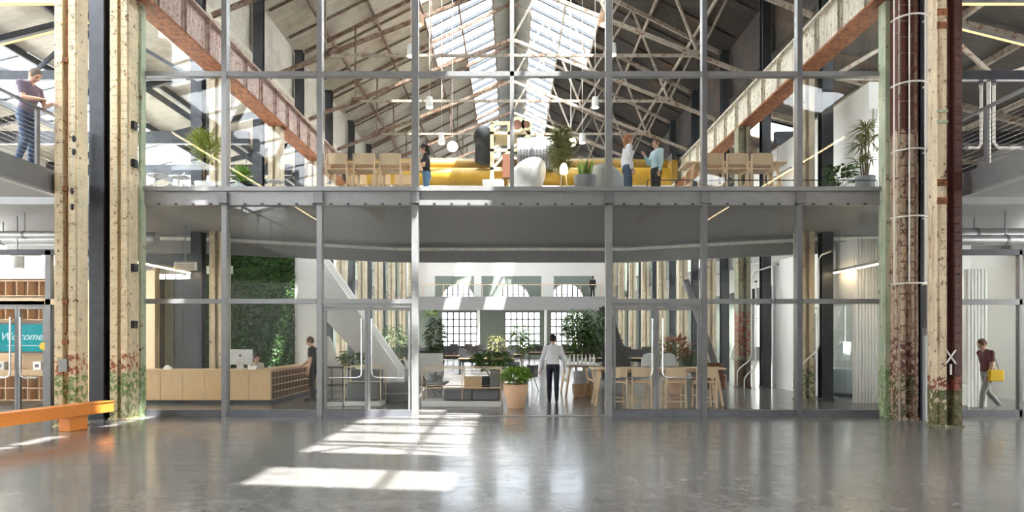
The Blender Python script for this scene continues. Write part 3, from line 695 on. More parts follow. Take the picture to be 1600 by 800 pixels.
# ---- linear LED lamps
def led(label, a, b, w=.06, drop=None, m='led'):
    a, b = Vector(a), Vector(b); o = (a+b)/2
    t = thing('linear_lamp', label, 'lamp', tuple(o))
    MB().bar(a-o+Vector((0, 0, .05)), b-o+Vector((0, 0, .05)), w, .07).build('housing', 'steel_light', t)
    MB().bar(a-o, b-o, w*.8, .03).build('diffuser', m, t)
    if drop:
        for u in (.1, .9): p = a.lerp(b, u)-o; MB().tube([p+Vector((0, 0, .06)), p+Vector((0, 0, drop-a.z if drop > 0 else .5))], .006, 5).build('hanger', 'steel', t)
    return t
for s, side in ((-1, 'left'), (1, 'right')):
    led(f'long warm LED line above the {side} walkway', (s*9.6, -5, 7.5), (s*9.6, 11.2, 7.5), .07, 8.85)
    led(f'warm LED line on the aisle beam above the {side} walkway', (s*9.4, 18.775, zr_a(9.4)-.5), (s*15, 18.775, zr_a(15)-.5), .07, None, 'led_dim')
    led(f'warm LED line under the {side} upper aisle beam', (s*9.1, 14.4, 8.74), (s*16, 14.4, 8.74), .07, None, 'led_dim')
    led(f'warm LED line hanging in the {side} mezzanine room', (s*9.1, 22.275, 7.2), (s*9.1, 33.525, 7.2), .07, 8.34, 'led_dim')
    led(f'long warm LED line hanging under the mezzanine along the {side} side', (s*8.78, 15.5, 3.47), (s*8.78, 18.6 if s < 0 else 18.6, 3.47), .06, 4.62)

# ================================================================ ROOMS AT GROUND LEVEL
# orange bench
bn = thing('timber_bench', 'long orange stained timber bench at the left edge in front of the columns', 'bench', (-7.78, 13.35, 0), R(-100.6))
def bb(n, x0, x1, y0, y1, z0, z1): return bevel(box(n, 'orange', x0, x1, y0, y1, z0, z1, bn), .008)
bb('seat_beam', 0, 4.6, -.30, 0, .26, .47)
bb('support_block', .62, 1.02, -.27, -.03, 0, .26); bb('support_block', 3.4, 3.8, -.27, -.03, 0, .26)
MB().box(.0, 4.6, -.31, .01, .465, .475).build('top_board', 'orange', bn)

# reception desk with pigeonholes down its right side
dk = thing('reception_desk', 'long plywood reception desk with pigeonholes down its side', 'desk', (0, 0, 0))
DX0, DX1, DY0, DY1 = -9.6, -6.2, 17.55, 25.6
nf = 6
for i in range(nf):
    a = DX0+(DX1-DX0)*i/nf; bevel(box('front_panel', 'ply', a+.004, a+(DX1-DX0)/nf-.004, DY0, DY0+.05, .10, .84, dk), .003)
box('plinth', 'steel_dark', DX0+.05, DX1-.06, DY0+.06, DY0+.7, 0, .1, dk); box('plinth', 'steel_dark', DX1-.55, DX1-.06, DY0+.7, DY1, 0, .1, dk)
MB().prism([(DX0-.02, DY0-.02), (DX1+.02, DY0-.02), (DX1+.02, DY1), (DX1-.6, DY1), (DX1-.6, DY0+.75), (DX0-.02, DY0+.75)], 2, .84, .88).build('worktop', 'ply', dk)
box('cubby_back', 'felt', DX1-.36, DX1-.33, DY0+.06, DY1, .1, .84, dk)  # dark back and inner boards put the pigeonholes' shade into the colour
for z in (.10, .28, .465, .65, .82): MB().box(DX1-.33, DX1-.02, DY0+.05, DY1, z, z+.018).box(DX1-.02, DX1+.003, DY0+.05, DY1, z-.004, z+.022, 1).build('shelf', ['oak', 'ply'], dk)
nd = 30; dm = MB().box(DX1-.33, DX1-.02, -.008, .008, .11, .83).box(DX1-.02, DX1+.004, -.012, .012, .11, .83, 1).mesh('divider', ['oak', 'ply'])
for i in range(nd+1): link('divider', dm, dk, (0, DY0+.06+(DY1-DY0-.08)*i/nd, 0))
# computer
pc = thing('desktop_computer', 'white all-in-one computer on the reception desk, seen from behind', 'computer', (-7.12, 17.9, .88))
bevel(box('screen_back', 'alu', -.32, .32, -.02, .025, .12, .52, pc), .012); box('display', 'black', -.31, .31, .025, .03, .14, .5, pc)
MB().prism([(-.02, 0), (.2, 0), (.2, .012), (.0, .012), (-.035, .2), (-.05, .2)], 0, -.09, .09).build('stand', 'alu', pc)
MB().tube([(0, -.025, .36), (0, -.02, .36)], .03, 12).build('rear_mark', 'black', pc)
kb = box('keyboard', 'plastic_white', -7.35, -6.9, 18.12, 18.24, .88, .895); tag(kb, 'white keyboard behind the computer on the reception desk', 'keyboard')
sp = thing('tape_dispenser', 'small white tape dispenser at the left end of the reception desk', 'dispenser', at(262, 577, 17.7)[:2]+(.88,))
MB().prism([(-.1, 0), (.1, 0), (.1, .05), (.04, .10), (-.06, .10), (-.1, .04)], 1, -.03, .03).build('body', 'plastic_white', sp); MB().tube([(0, -.035, .07), (0, .035, .07)], .045, 14).build('tape_roll', 'paper', sp)
bw_ = thing('paper_stack', 'stack of white papers near the corner of the reception desk', 'papers', (-6.75, 17.85, .88))
for i in range(3): box('sheet_block', 'paper', -.1+.01*i, .1+.012*i, -.13, .13, .03*i, .03*i+.028, bw_)
# moss wall and partitions behind the desk
ms = link('wall_moss', None); tag(ms, 'dark green living moss wall behind the reception desk', 'wall', kind='structure')
box('backing', 'steel_dark', -10.0, -7.0, 22.0, 22.15, 0, 4.45, ms)
rg = random.Random(3); mb = MB()
for i in range(9000):
    x, z = rg.uniform(-9.98, -7.02), rg.uniform(.02, 4.43); r = rg.uniform(.03, .085); d = rg.uniform(.02, .13)
    t = rg.uniform(0, 6.28); c, s_ = math.cos(t)*r, math.sin(t)*r
    mb.add([(x+c, 21.99, z+s_), (x-c, 21.99, z-s_), (x-s_*.6, 21.99-d, z+c*.6-.02), (x+s_*.6, 21.99-d*.7, z-c*.6)], [(0, 1, 2), (0, 3, 1), (0, 2, 3), (1, 3, 2)])
mb.build('moss_cushions', 'moss', ms)['kind'] = 'stuff'
wp = link('wall_reception', None); tag(wp, 'dark glazed partition with plywood lining left of the moss wall', 'wall', kind='structure')
for i in range(5):
    x = -11.5+.3*i; box('panel', ['steel_dark', 'wallgreen', 'steel_dark', 'steel_dark', 'black'][i], x, x+.29, 22.0, 22.1, 0, 3.6, wp)
box('lining', 'ply', -14, -11.55, 21.6, 21.8, 0, 3.9, wp); box('lining_post', 'beech', -11.55, -11.25, 21.5, 21.8, 0, 4.0, wp)
box('header', 'offwhite', -14, -8.95, 21.85, 22.0, 3.75, 4.0, wp); box('bulkhead', 'steel_dark', -14, -7.0, 22.05, 22.2, 4.0, 4.6, wp)
vt = thing('air_vent', 'white ceiling air grille left above the reception desk', 'vent', at(290, 416, 17.6))
box('frame', 'pipe_white', -.28, .28, -.04, .04, -.11, .11, vt)
for i in range(5): box('slat', 'steel', -.24, .24, -.06, -.04, -.085+.04*i, -.065+.04*i, vt)
MB().tube([(0, 0, .1), (0, 0, 4.62-vt.location.z)], .01, 6).build('hanger', 'steel', vt)
v2 = dup(vt, at(225, 416, 18.0), 0, 'white ceiling air grille beside the left end of the glass front')
# white stair behind the desk
st = thing('staircase', 'white solid sided staircase rising to the mezzanine behind the reception desk', 'stairs', (0, 0, 0))
def sz(x): return 4.9-(x+7.9)*1.3
for y, m in ((22.75, 'white'), (24.0, 'white')):
    MB().prism([(-7.8, 4.77), (-7.15, 4.9+.6), (-3.8, sz(-3.8)+1.1), (-3.8, 0), (-4.13, 0), (-7.8, 4.05)], 1, y, y+.08).build('parapet', m, st)
for i in range(22):
    x = -7.75+.165*i; z = sz(x)-.1
    if z > .05: box('tread', 'offwhite', x, x+.2, 22.83, 24.0, z-.05, z, st)
gw = link('wall_stair', None); tag(gw, 'white wall panel between the moss wall and the staircase', 'wall', kind='structure')
box('panel', 'white', -7.0, -6.3, 22.0, 22.12, 0, 4.3, gw); MB().prism([(-6.3, 0), (-5.2, 0), (-5.95, 1.75), (-6.3, 1.75)], 1, 22.2, 22.3).build('lower_panel', 'white', gw)

# left shop room: pigeonhole shelves and the teal screen
def cubby(label, x0, x1, y, z0, z1, nx, nz):
    c = thing('cubby_shelf', label, 'shelf', (x0, y, 0))
    W = x1-x0
    box('back_panel', 'ply_dark', 0, W, .28, .3, z0, z1, c)
    for i in range(nz+1): z = z0+(z1-z0-.02)*i/nz; box('shelf', 'ply', 0, W, 0, .28, z, z+.02, c)
    d = MB().box(-.008, .008, 0.002, .278, z0+.02, z1-.02).mesh('divider', 'ply')
    for i in range(nx+1): link('divider', d, c, (.008+(W-.016)*i/nx, 0, 0))
    return c
sx0, sx1 = -13.9, -11.35
cubby('upper row of plywood pigeonholes high in the left shop', sx0, sx1, 17.2, 2.75, 3.15, 9, 1)
cubby('middle row of plywood pigeonholes above the teal screen', sx0, sx1, 17.2, 2.15, 2.5, 9, 1)
cubby('bottom plywood pigeonholes with two rows under the teal screen', sx0, sx1, 17.2, .12, .75, 9, 2)
lw = link('wall_shop', None); tag(lw, 'back wall of the left shop behind the pigeonholes with a white band on top', 'wall', kind='structure')
box('panel', 'oak', -14, -11.2, 17.52, 17.6, 0, 3.2, lw); box('band', 'white', -14, -10.9, 17.3, 17.6, 3.2, 3.55, lw); box('side_panel', 'steel', -11.3, -11.0, 17.2, 17.6, 0, 3.2, lw)
box('ledge', 'oak', -14, -11.3, 17.2, 17.52, 2.55, 2.72, lw); box('counter', 'oak', -14, -11.3, 17.1, 17.52, .76, .9, lw)
tv = thing('wall_screen', 'teal screen with white script lettering in the left shop', 'screen', (-12.28, 17.12, 1.70))
box('bezel', 'black', -.63, .63, .02, .07, -.38, .38, tv); box('display', 'screen', -.59, .59, .01, .02, -.34, .34, tv)
for z in (-.38,): box('wall_mount', 'steel', -.2, .2, .07, .38, -.1, .1, tv)
cu = bpy.data.curves.new('lettering', 'FONT'); cu.body = 'Welcome!'; cu.size = .27; cu.shear = .35; cu.align_x = 'CENTER'; cu.align_y = 'CENTER'; cu.extrude = .003
tmp = bpy.data.objects.new('tmp', cu); COL.objects.link(tmp); bpy.context.view_layer.update()
me = bpy.data.meshes.new_from_object(tmp); bpy.data.objects.remove(tmp); me.materials.clear(); me.materials.append(M['screen_text'])
link('lettering', me, tv, (0, .004, .03), (R(90), 0, 0))
box('lettering_underline', 'screen_text', -.4, .4, .002, .009, -.2, -.18, tv)
tg = MB().prism([(.09*math.cos(t), .09*math.sin(t)) for t in np.linspace(0, 2*math.pi, 9)[:-1]], 1, -.006, .006).build('door_tag', 'tag', None, (-10.16, G-.05, 1.52)); tag(tg, 'small yellow octagonal sticker on the left glass door', 'sticker')
lp = thing('pendant_lamp', 'white cylinder lamp at the ceiling of the left shop', 'lamp', at(27, 410, 16.4))
MB().lathe([(.14, -.15), (.14, .15)], 18).build('shade', 'potwhite', lp, smooth=True); MB().lathe([(.12, -.16), (.12, -.15)], 16).build('bulb', 'lamp_white', lp); MB().tube([(0, 0, .15), (0, 0, 4.62-lp.location.z)], .015, 6).build('stem', 'steel', lp)
for i, (x, z, w_) in enumerate(((-11.95, .9, .2), (-12.9, .9, .24))):
    bx_ = thing('display_box', ['small pale box on the counter right of the left shop door', 'small pink box on the counter under the teal screen'][i], 'box', (x, 17.25, z))
    bevel(box('carton', 'paper' if i == 0 else 'fabric_light', -w_/2, w_/2, -.08, .08, 0, .2, bx_), .004); box('label_patch', 'cloth_plum', -w_/4, w_/4, -.083, -.08, .06, .14, bx_)

# right white room, ground level
rr = link('wall_right_room', None); tag(rr, 'white meeting room block with fluted front at the right behind the glass', 'wall', kind='structure')
RX = 8.98
box('front_backing', 'white', RX, 9.9, 17.9, 18.0, .0, 4.3, rr)
fm = MB().prism([(-.03, 0), (-.02, -.05), (.02, -.05), (.03, 0)], 2, .0, 4.3).mesh('flute', 'white')
for i in range(11): link('flute', fm, rr, (RX+.04+.084*i, 17.9, 0))
box('side_panel', 'white', RX, RX+.1, 21.3, 23.6, 0, 4.3, rr); box('side_header', 'white', RX, RX+.1, 18.0, 21.3, 2.6, 4.3, rr)
box('side_pane', 'screenglass', RX+.04, RX+.06, 18.05, 21.25, .05, 2.6, rr); box('end_panel', 'white', RX+.1, 13.9, 23.5, 23.6, 0, 4.3, rr); box('rear_panel', 'white', 13.8, 13.9, 18.0, 23.5, 0, 4.3, rr)
dr = link('door_4', None); tag(dr, 'white framed glass door of the right meeting room', 'door', kind='structure')
box('frame', 'white', RX-.03, RX, 21.3, 21.42, 0, 2.45, dr); box('frame', 'white', RX-.03, RX, 20.0, 20.12, 0, 2.45, dr); box('frame', 'white', RX-.03, RX, 20.0, 21.42, 2.45, 2.55, dr)
lf = box('door_leaf', 'screenglass', RX-.03, RX-.01, 20.14, 21.28, .02, 2.43, dr); MB().tube([(RX-.08, 20.25, .9), (RX-.08, 20.25, 1.3)], .015, 8).build('handle', 'black', lf)
box('lock_plate', 'black', RX-.05, RX-.03, 21.32, 21.4, 1.0, 1.25, dr)
# upper white room on the right mezzanine
ur = link('wall_upper_room', None); tag(ur, 'white fluted room block on the right mezzanine behind the potted plants', 'wall', kind='structure')
box('side_panel', 'white', 9.2, 9.3, 17.6, 26, 4.92, 8.3, ur); box('front_panel', 'white', 9.3, 10.4, 17.6, 17.7, 6.6, 8.3, ur); box('front_panel', 'white', 9.3, 9.7, 17.6, 17.7, 4.92, 6.6, ur); box('front_panel', 'white', 10.2, 10.4, 17.6, 17.7, 4.92, 6.6, ur)
box('front_pane', 'screenglass', 9.7, 10.2, 17.62, 17.66, 4.92, 6.6, ur)
fm2 = MB().prism([(-.03, 0), (-.02, -.04), (.02, -.04), (.03, 0)], 2, 6.62, 7.6).mesh('flute', 'white')
for i in range(13): link('flute', fm2, ur, (9.35+.085*i, 17.6, 0))
# room at the right edge
er = link('wall_edge_room', None); tag(er, 'white fluted partition inside the shopfront at the right edge', 'wall', kind='structure')
box('header', 'white', 9.95, 11.7, 17.4, 17.5, 2.55, 4.3, er); box('return_panel', 'white', 11.25, 11.75, 16.9, 17.0, 0, 3.4, er)
fm3 = MB().prism([(-.03, 0), (-.02, -.045), (.02, -.045), (.03, 0)], 2, 2.55, 3.3).mesh('flute', 'white'); fm4 = MB().prism([(-.03, 0), (-.02, -.045), (.02, -.045), (.03, 0)], 2, 0, 3.4).mesh('flute', 'white')
for i in range(15): link('flute', fm3, er, (10.0+.086*i, 17.4, 0))
for i in range(6): link('flute', fm4, er, (11.29+.084*i, 16.9, 0))
MB().bar((10.05, 17.3, 2.1), (10.75, 17.3, 1.3), .1, .14).build('brace', 'pipe_white', er)
cs = thing('low_cabinet', 'white low cabinet with cups behind the walking person at the right edge', 'cabinet', (10.6, 17.0, 0))
bevel(box('body', 'white', -.55, .55, -.25, .25, .05, .55, cs), .01); box('plinth', 'steel', -.5, .5, -.2, .2, 0, .05, cs); [box('door', 'offwhite', -.53+.36*i, -.19+.36*i, -.265, -.25, .08, .53, cs) for i in range(3)]
for i in range(3): box('shelf_board', 'pipe_white', -.5, .5, -.1, .1, .9+.28*i, .92+.28*i, cs)
for x in (-.5, .5): box('upright', 'pipe_white', x-.02, x+.02, -.1, .1, .55, 1.5, cs)

# furniture seen through the glass of the right meeting room
rs = thing('round_sofa', 'rounded blue grey sofa inside the right meeting room', 'sofa', (9.95, 20.3, 0))
MB().lathe([(.40, .04), (.50, .08), (.54, .3), (.52, .72), (.46, .8), (.38, .74), (.36, .42), (.05, .4)], 24).build('shell', 'fabric_light', rs, smooth=True)
MB().lathe([(.34, .40), (.35, .46), (.30, .5), (.05, .51)], 20).build('seat_cushion', 'fabric', rs, smooth=True); MB().lathe([(.36, 0), (.36, .05)], 20).build('base', 'steel_dark', rs)
rc = thing('lounge_chair', 'dark red leather chair inside the right meeting room behind the dark post', 'armchair', (9.85, 22.3, 0), R(120))
bevel(box('seat', 'cloth_maroon', -.33, .33, -.33, .33, .3, .46, rc), .04, 3); bevel(box('backrest', 'cloth_maroon', -.33, .33, .26, .4, .42, .98, rc), .04, 3)
for sx in (-1, 1): bevel(box('armrest', 'cloth_maroon', sx*.38-.05, sx*.38+.05, -.33, .38, .3, .66, rc), .03, 3); [MB().tube([(sx*.33, y, 0), (sx*.29, y, .3)], .015, 6).build('leg', 'steel_dark', rc) for y in (-.28, .28)]
pl = thing('pendant_lamp', 'white box pendant lamp over the rounded blue grey sofa', 'lamp', (10.05, 20.6, 1.3))
bevel(box('shade', 'plastic_white', -.12, .12, -.12, .12, -.28, .28, pl), .01); MB().tube([(0, 0, .28), (0, 0, 3.25)], .012, 6).build('cord', 'pipe_white', pl)
cl = thing('ceiling_lamp', 'flat white fill lamp added at the ceiling inside the right meeting room', 'lamp', (11.3, 20.8, 4.5))  # added lamp, only there to brighten the room behind the glass
box('housing', 'plastic_white', -.65, .65, -.65, .65, 0, .05, cl); box('diffuser', 'lamp_white', -.6, .6, -.6, .6, -.02, 0, cl)

# conduits and braces on the right
def conduit(label, pts, r=.022, m='pipe_white'):
    t = thing('conduit_pipe', label, 'pipe', pts[0]); o = Vector(pts[0])
    MB().tube([Vector(p)-o for p in pts], r, 8).build('pipe_run', m, t, smooth=True)
    for p in (pts[0], pts[-1]): q = Vector(p)-o; MB().box(q.x-.035, q.x+.035, q.y-.035, q.y+.035, q.z-.03, q.z+.03).build('clip', 'steel', t)
conduit('white bent conduit beside the right dark post, nearer the glass', [at(1249, 630, 17.9), at(1249, 578, 17.9), at(1254, 568, 17.9), at(1276, 548, 17.9), at(1279, 538, 17.9), at(1279, 405, 17.9), at(1284, 398, 17.9), at(1300, 392, 17.9)])
conduit('white bent conduit on the red column, left of a second one', [at(1152, 603, 23.0), at(1152, 582, 23.0), at(1156, 575, 23.0), at(1171, 563, 23.0), at(1174, 555, 23.0), at(1174, 432, 23.0), at(1178, 425, 23.0), at(1215, 413, 23.0)])
conduit('white bent conduit on the red column, right of a second one', [at(1163, 607.7, 22.7), at(1163, 592, 22.7), at(1168, 585, 22.7), at(1178, 576, 22.7), at(1181, 568, 22.7), at(1181, 440, 22.7)])
conduit('bent white riser pipe behind the right walkway railing, left of the straight one', [at(1533, 132, 14.96), at(1533, 225, 14.96), at(1529, 231, 14.96), at(1509, 231, 14.96)], .03)
conduit('bent white riser pipe behind the right walkway railing, right of the straight one', [at(1553, 132, 14.96), at(1553, 222, 14.96), at(1560, 231, 14.96), at(1599, 231, 14.96)], .03)
conduit('straight white riser pipe between the two bent ones behind the right railing', [at(1545, 125, 14.96), at(1545, 298.3, 14.96)], .04)
br = thing('steel_brace', 'leaning dark steel brace beside the red column on the right', 'brace', (6.9, 25.2, 0))
MB().bar((1.0, .6, .02), (-.35, .6, 3.9), .16, .22).build('strut', 'steel', br); box('foot_plate', 'steel', .8, 1.25, .4, .8, 0, .03, br)
# ducts and pipes under the mezzanine
for i, (x0, x1, y, z, r) in enumerate(((-13.5, -8.95, 17.2, 4.2, .16), (9.0, 13.5, 16.6, 4.2, .17), (-13.5, -9.2, 15.9, 4.1, .09), (9.2, 13.5, 15.7, 3.95, .12))):
    d = thing('air_duct', ['round grey duct above the reception desk', 'round grey duct above the right meeting room', 'slim pipe over the left shop door', 'round duct over the right edge room'][i], 'duct', (x0, y, z))
    MB().tube([(0, 0, 0), (x1-x0, 0, 0)], r, 14).build('duct_run', 'duct', d, smooth=True)
    for q in (.15, .5, .85): MB().tube([((x1-x0)*q-.03, 0, 0), ((x1-x0)*q+.03, 0, 0)], r*1.08, 14).build('joint_band', 'steel', d); MB().bar(((x1-x0)*q, 0, r), ((x1-x0)*q, 0, 4.62-z), .02, .02).build('hanger', 'steel', d)

# ================================================================ FURNITURE
def stool(label, x, y, z, rz, group):
    s = thing('counter_chair', label, 'chair', (x, y, z), rz, group)
    m = 'beech'
    for sx in (-1, 1):
        MB().bar((sx*.23, .22, 0), (sx*.21, .20, .63), .035, .04).build('leg', m, s)
        MB().bar((sx*.24, -.24, 0), (sx*.225, -.22, .97), .035, .045).build('leg', m, s)
        MB().bar((sx*.23, -.22, .59), (sx*.21, .2, .59), .025, .05).build('side_rail', m, s)
        MB().bar((sx*.235, -.23, .3), (sx*.22, .21, .3), .022, .03).build('stretcher', m, s)
    MB().bar((-.23, -.235, .16), (.23, -.235, .16), .022, .03).build('stretcher', m, s); MB().bar((-.22, .215, .22), (.22, .215, .22), .022, .03).build('footrest', m, s)
    bevel(MB().box(-.235, .235, -.22, .23, .61, .645).build('seat', m, s), .012)
    bp = MB(); n = 6
    for i in range(n):
        a, b = -.215+.43*i/n, -.215+.43*(i+1)/n; f = lambda u: -.225-.03*(1-(u/.215)**2)
        bp.add([(a, f(a), .73), (b, f(b), .73), (b, f(b), .98), (a, f(a), .98), (a, f(a)+.018, .73), (b, f(b)+.018, .73), (b, f(b)+.018, .98), (a, f(a)+.018, .98)],
               [(0, 1, 2, 3), (7, 6, 5, 4), (0, 4, 5, 1), (3, 2, 6, 7), (0, 3, 7, 4), (1, 5, 6, 2)])
    bp.build('backrest', m, s)
    return s
proto = None
for i, (px, Y, z) in enumerate([(530, 15.75, 4.92), (572, 15.75, 4.92), (612, 15.75, 4.92), (1110, 15.75, 4.92), (1147, 15.75, 4.92), (1185, 15.75, 4.92),
                                (962, 16.75, 0), (1000, 16.75, 0), (1053, 16.75, 0), (1100, 16.75, 0)]):
    x = at(px, 0, Y)[0]
    lab = [*[f'beech counter chair, {w_} of three at the upper left table' for w_ in ('leftmost', 'middle', 'rightmost')],
           *[f'beech counter chair, {w_} of three at the upper right table' for w_ in ('leftmost', 'middle', 'rightmost')],
           *[f'beech counter chair at the ground floor table right of the doorway, {ORD[k]} from the left' for k in range(4)]][i]
    grp = 'counter chairs at the upper tables' if z else 'counter chairs at the ground floor table'
    if proto is None: proto = stool(lab, x, Y, z, 0, grp)
    else: c = dup(proto, (x, Y, z), 0, lab); c['group'] = grp
for px in (530, 572, 612): c = dup(proto, (at(px, 0, 15.75)[0], 17.35, 4.92), math.pi, {530: 'beech counter chair on the far side of the upper left table, leftmost', 572: 'beech counter chair on the far side of the upper left table, middle', 612: 'beech counter chair on the far side of the upper left table, rightmost'}[px])
def high_table(label, x0, x1, y0, y1, z, top='beech', h=.95):
    t = thing('high_table', label, 'table', ((x0+x1)/2, (y0+y1)/2, z)); a, b = (x1-x0)/2, (y1-y0)/2
    bevel(box('table_top', top, -a, a, -b, b, h-.04, h, t), .006)
    for sx in (-1, 1):
        for sy in (-1, 1): MB().bar((sx*(a-.08), sy*(b-.06), 0), (sx*(a-.22), sy*(b-.14), h-.04), .06, .07).build('leg', 'beech', t)
        MB().bar((sx*(a-.2), -b+.14, h-.09), (sx*(a-.2), b-.14, h-.09), .05, .08).build('trestle_bar', 'beech', t)
        MB().bar((sx*(a-.14), -b+.1, .45), (sx*(a-.14), b-.1, .45), .04, .05).build('trestle_bar', 'beech', t)
    MB().bar((-a+.2, 0, h-.09), (a-.2, 0, h-.09), .05, .07).build('rail', 'beech', t)
    return t
high_table('long beech high table on the upper left mezzanine', -4.55, -2.2, 16.1, 16.9, 4.92)
high_table('long beech high table on the upper right mezzanine', 4.1, 6.5, 16.1, 16.9, 4.92)
high_table('long beech high table just inside, right of the doorway', 2.0, 5.35, 17.0, 17.75, 0)
high_table('beech workbench behind the right hand high table beside the tree', 1.45, 2.5, 19.4, 21.4, 0, 'paper', .95)
def sidechair(label, x, y, rz, mat='black', z=0):
    s = thing('side_chair', label, 'chair', (x, y, z), rz)
    for sx in (-1, 1):
        for sy in (-1, 1): MB().tube([(sx*.22, sy*.2, 0), (sx*.12, sy*.1, .44)], .012, 6).build('leg', 'beech' if mat != 'black' else 'black', s)
    sh = MB(); n = 8
    prof = [(.22, .45), (.05, .43), (-.15, .44), (-.21, .5), (-.24, .64), (-.27, .82)]
    vs, fs = [], []
    for k, (py, pz) in enumerate(prof):
        for i in range(n+1):
            u = -1+2*i/n; vs.append((u*.22*(1-.06*k/5), py+.05*u*u*(1 if k > 2 else 0), pz+.03*u*u))
    for k in range(len(prof)-1):
        for i in range(n): a = k*(n+1)+i; fs.append((a, a+1, a+n+2, a+n+1))
    o = sh.add(vs, fs).build('shell', mat, s, smooth=True); m = o.modifiers.new('solid', 'SOLIDIFY'); m.thickness = .02
    return s
sidechair('black shell chair left of the walking man in white', .55, 21.6, R(150)); sidechair('black shell chair further back left of the walking man', .15, 24.2, R(200))
sidechair('black office shell chair behind the right hand brace', 6.9, 27.0, R(200))
ac = thing('lounge_chair', 'brown leather lounge chair at the right end of the ground floor table', 'armchair', (5.55, 19.2, 0), R(-20))
bevel(box('seat', 'felt', -.35, .35, -.35, .35, .28, .45, ac), .05, 3); bevel(box('backrest', 'felt', -.35, .35, .28, .42, .4, 1.0, ac), .05, 3)
for sx in (-1, 1): bevel(box('armrest', 'felt', sx*.4-.06, sx*.4+.06, -.35, .4, .28, .66, ac), .04, 3); [MB().tube([(sx*.34, y, 0), (sx*.3, y, .28)], .015, 6).build('leg', 'steel_dark', ac) for y in (-.3, .3)]

# lounge island left of the doorway
sf = thing('lounge_sofa', 'low grey sofa on a pale plinth with a thin metal frame, left of the doorway', 'sofa', (-1.25, 17.2, 0))
bevel(box('plinth', 'offwhite', -.98, .98, -.4, .5, .0, .14, sf), .01)
bevel(box('seat_cushion', 'fabric', -.45, .25, -.33, .4, .16, .42, sf), .04, 3); bevel(box('seat_cushion', 'fabric', .26, .94, -.33, .4, .16, .42, sf), .04, 3)
bevel(box('back_cushion', 'fabric', .7, .96, -.3, .4, .42, .82, sf), .04, 3)
for x in (-.97, .02, .97):
    for y in (-.38, .48): MB().bar((x, y, .14), (x, y, .95), .02, .02).build('frame_post', 'beech', sf)
for y in (-.38, .48):
    for z in (.47, .95): MB().bar((-.97, y, z), (.97, y, z), .02, .02).build('frame_rail', 'beech', sf)
box('cork_box', 'ply', .05, .48, .0, .35, .42, .72, sf)
def wire_sofa(label, px, Y, w_):
    s = thing('side_sofa', label, 'sofa', (at(px, 0, Y)[0], Y, 0))
    bevel(box('plinth', 'offwhite', -w_/2, w_/2, -.35, .35, 0, .12, s), .01); bevel(box('seat_cushion', 'fabric', -w_/2+.04, w_/2-.04, -.3, .3, .14, .58, s), .04, 3)
    for x in (-w_/2, w_/2):
        for y in (-.34, .34): MB().bar((x, y, .1), (x, y, .98), .02, .02).build('frame_post', 'cream', s)
    for y in (-.34, .34):
        for z in (.62, .98): MB().bar((-w_/2, y, z), (w_/2, y, z), .02, .02).build('frame_rail', 'cream', s)
    bevel(box('back_cushion', 'fabric', -w_/2+.05, w_/2-.05, .12, .3, .58, .9, s), .04, 3)
wire_sofa('grey box sofa with wire frame behind the left glass door', 571, 17.3, .9)
ws = thing('wire_shelf', 'empty thin wire shelf frame between desk and grey box sofa', 'shelf', (at(527, 0, 17.4)[0], 17.4, 0))
for x in (-.22, .22):
    for y in (-.3, .3): MB().bar((x, y, 0), (x, y, .95), .018, .018).build('post', 'steel_dark', ws)
for z in (.12, .5, .95):
    for y in (-.3, .3): MB().bar((-.22, y, z), (.22, y, z), .018, .018).build('rail', 'steel_dark', ws)
    for x in (-.22, .22): MB().bar((x, -.3, z), (x, .3, z), .018, .018).build('rail', 'steel_dark', ws)
box('base_board', 'offwhite', -.22, .22, -.3, .3, 0, .1, ws)
ps = thing('pouf', 'soft grey pouf right behind the left glass door', 'pouf', (-3.1, 18.2, 0))
MB().lathe([(.2, 0), (.42, .03), (.46, .2), (.44, .42), (.36, .5), (.1, .52)], 20).build('cushion', 'fabric', ps, smooth=True); MB().lathe([(.462, .24), (.468, .25), (.462, .26)], 20).build('piping', 'fabric_light', ps)
es = thing('lounge_chair', 'pale reclining lounge chair at the left of the sofa island', 'armchair', (at(672, 0, 19)[0]-.1, 19.1, 0), R(-60))
sb = MB(); prof = [(.45, .36), (.1, .30), (-.2, .36), (-.45, .62), (-.62, 1.05)]
vs = []; fs = []
for k, (py, pz) in enumerate(prof):
    for i in range(9): u = -1+i/4; vs.append((u*.36, py+.06*u*u, pz+.10*u*u))
for k in range(4):
    for i in range(8): a = k*9+i; fs.append((a, a+1, a+10, a+9))
o = sb.add(vs, fs).build('shell', 'fabric_light', es, smooth=True); mm = o.modifiers.new('s', 'SOLIDIFY'); mm.thickness = .06
for sx in (-1, 1): MB().tube([(sx*.3, .35, 0), (sx*.22, .1, .3)], .015, 6).build('leg', 'chrome', es); MB().tube([(sx*.3, -.4, 0), (sx*.22, -.15, .34)], .015, 6).build('leg', 'chrome', es)
bevel(MB().box(-.25, .25, -.1, .3, .36, .44).build('cushion', 'cloth_white', es), .04, 3)
sc_ = thing('room_screen', 'beige panel screen beside the left door jamb', 'screen', (at(668, 0, 20)[0], 20.0, 0))
box('panel', 'offwhite', -.45, .45, -.02, .02, .7, 1.25, sc_); [box('leg', 'steel_light', x-.02, x+.02, -.15, .15, 0, .72, sc_) for x in (-.42, .42)]
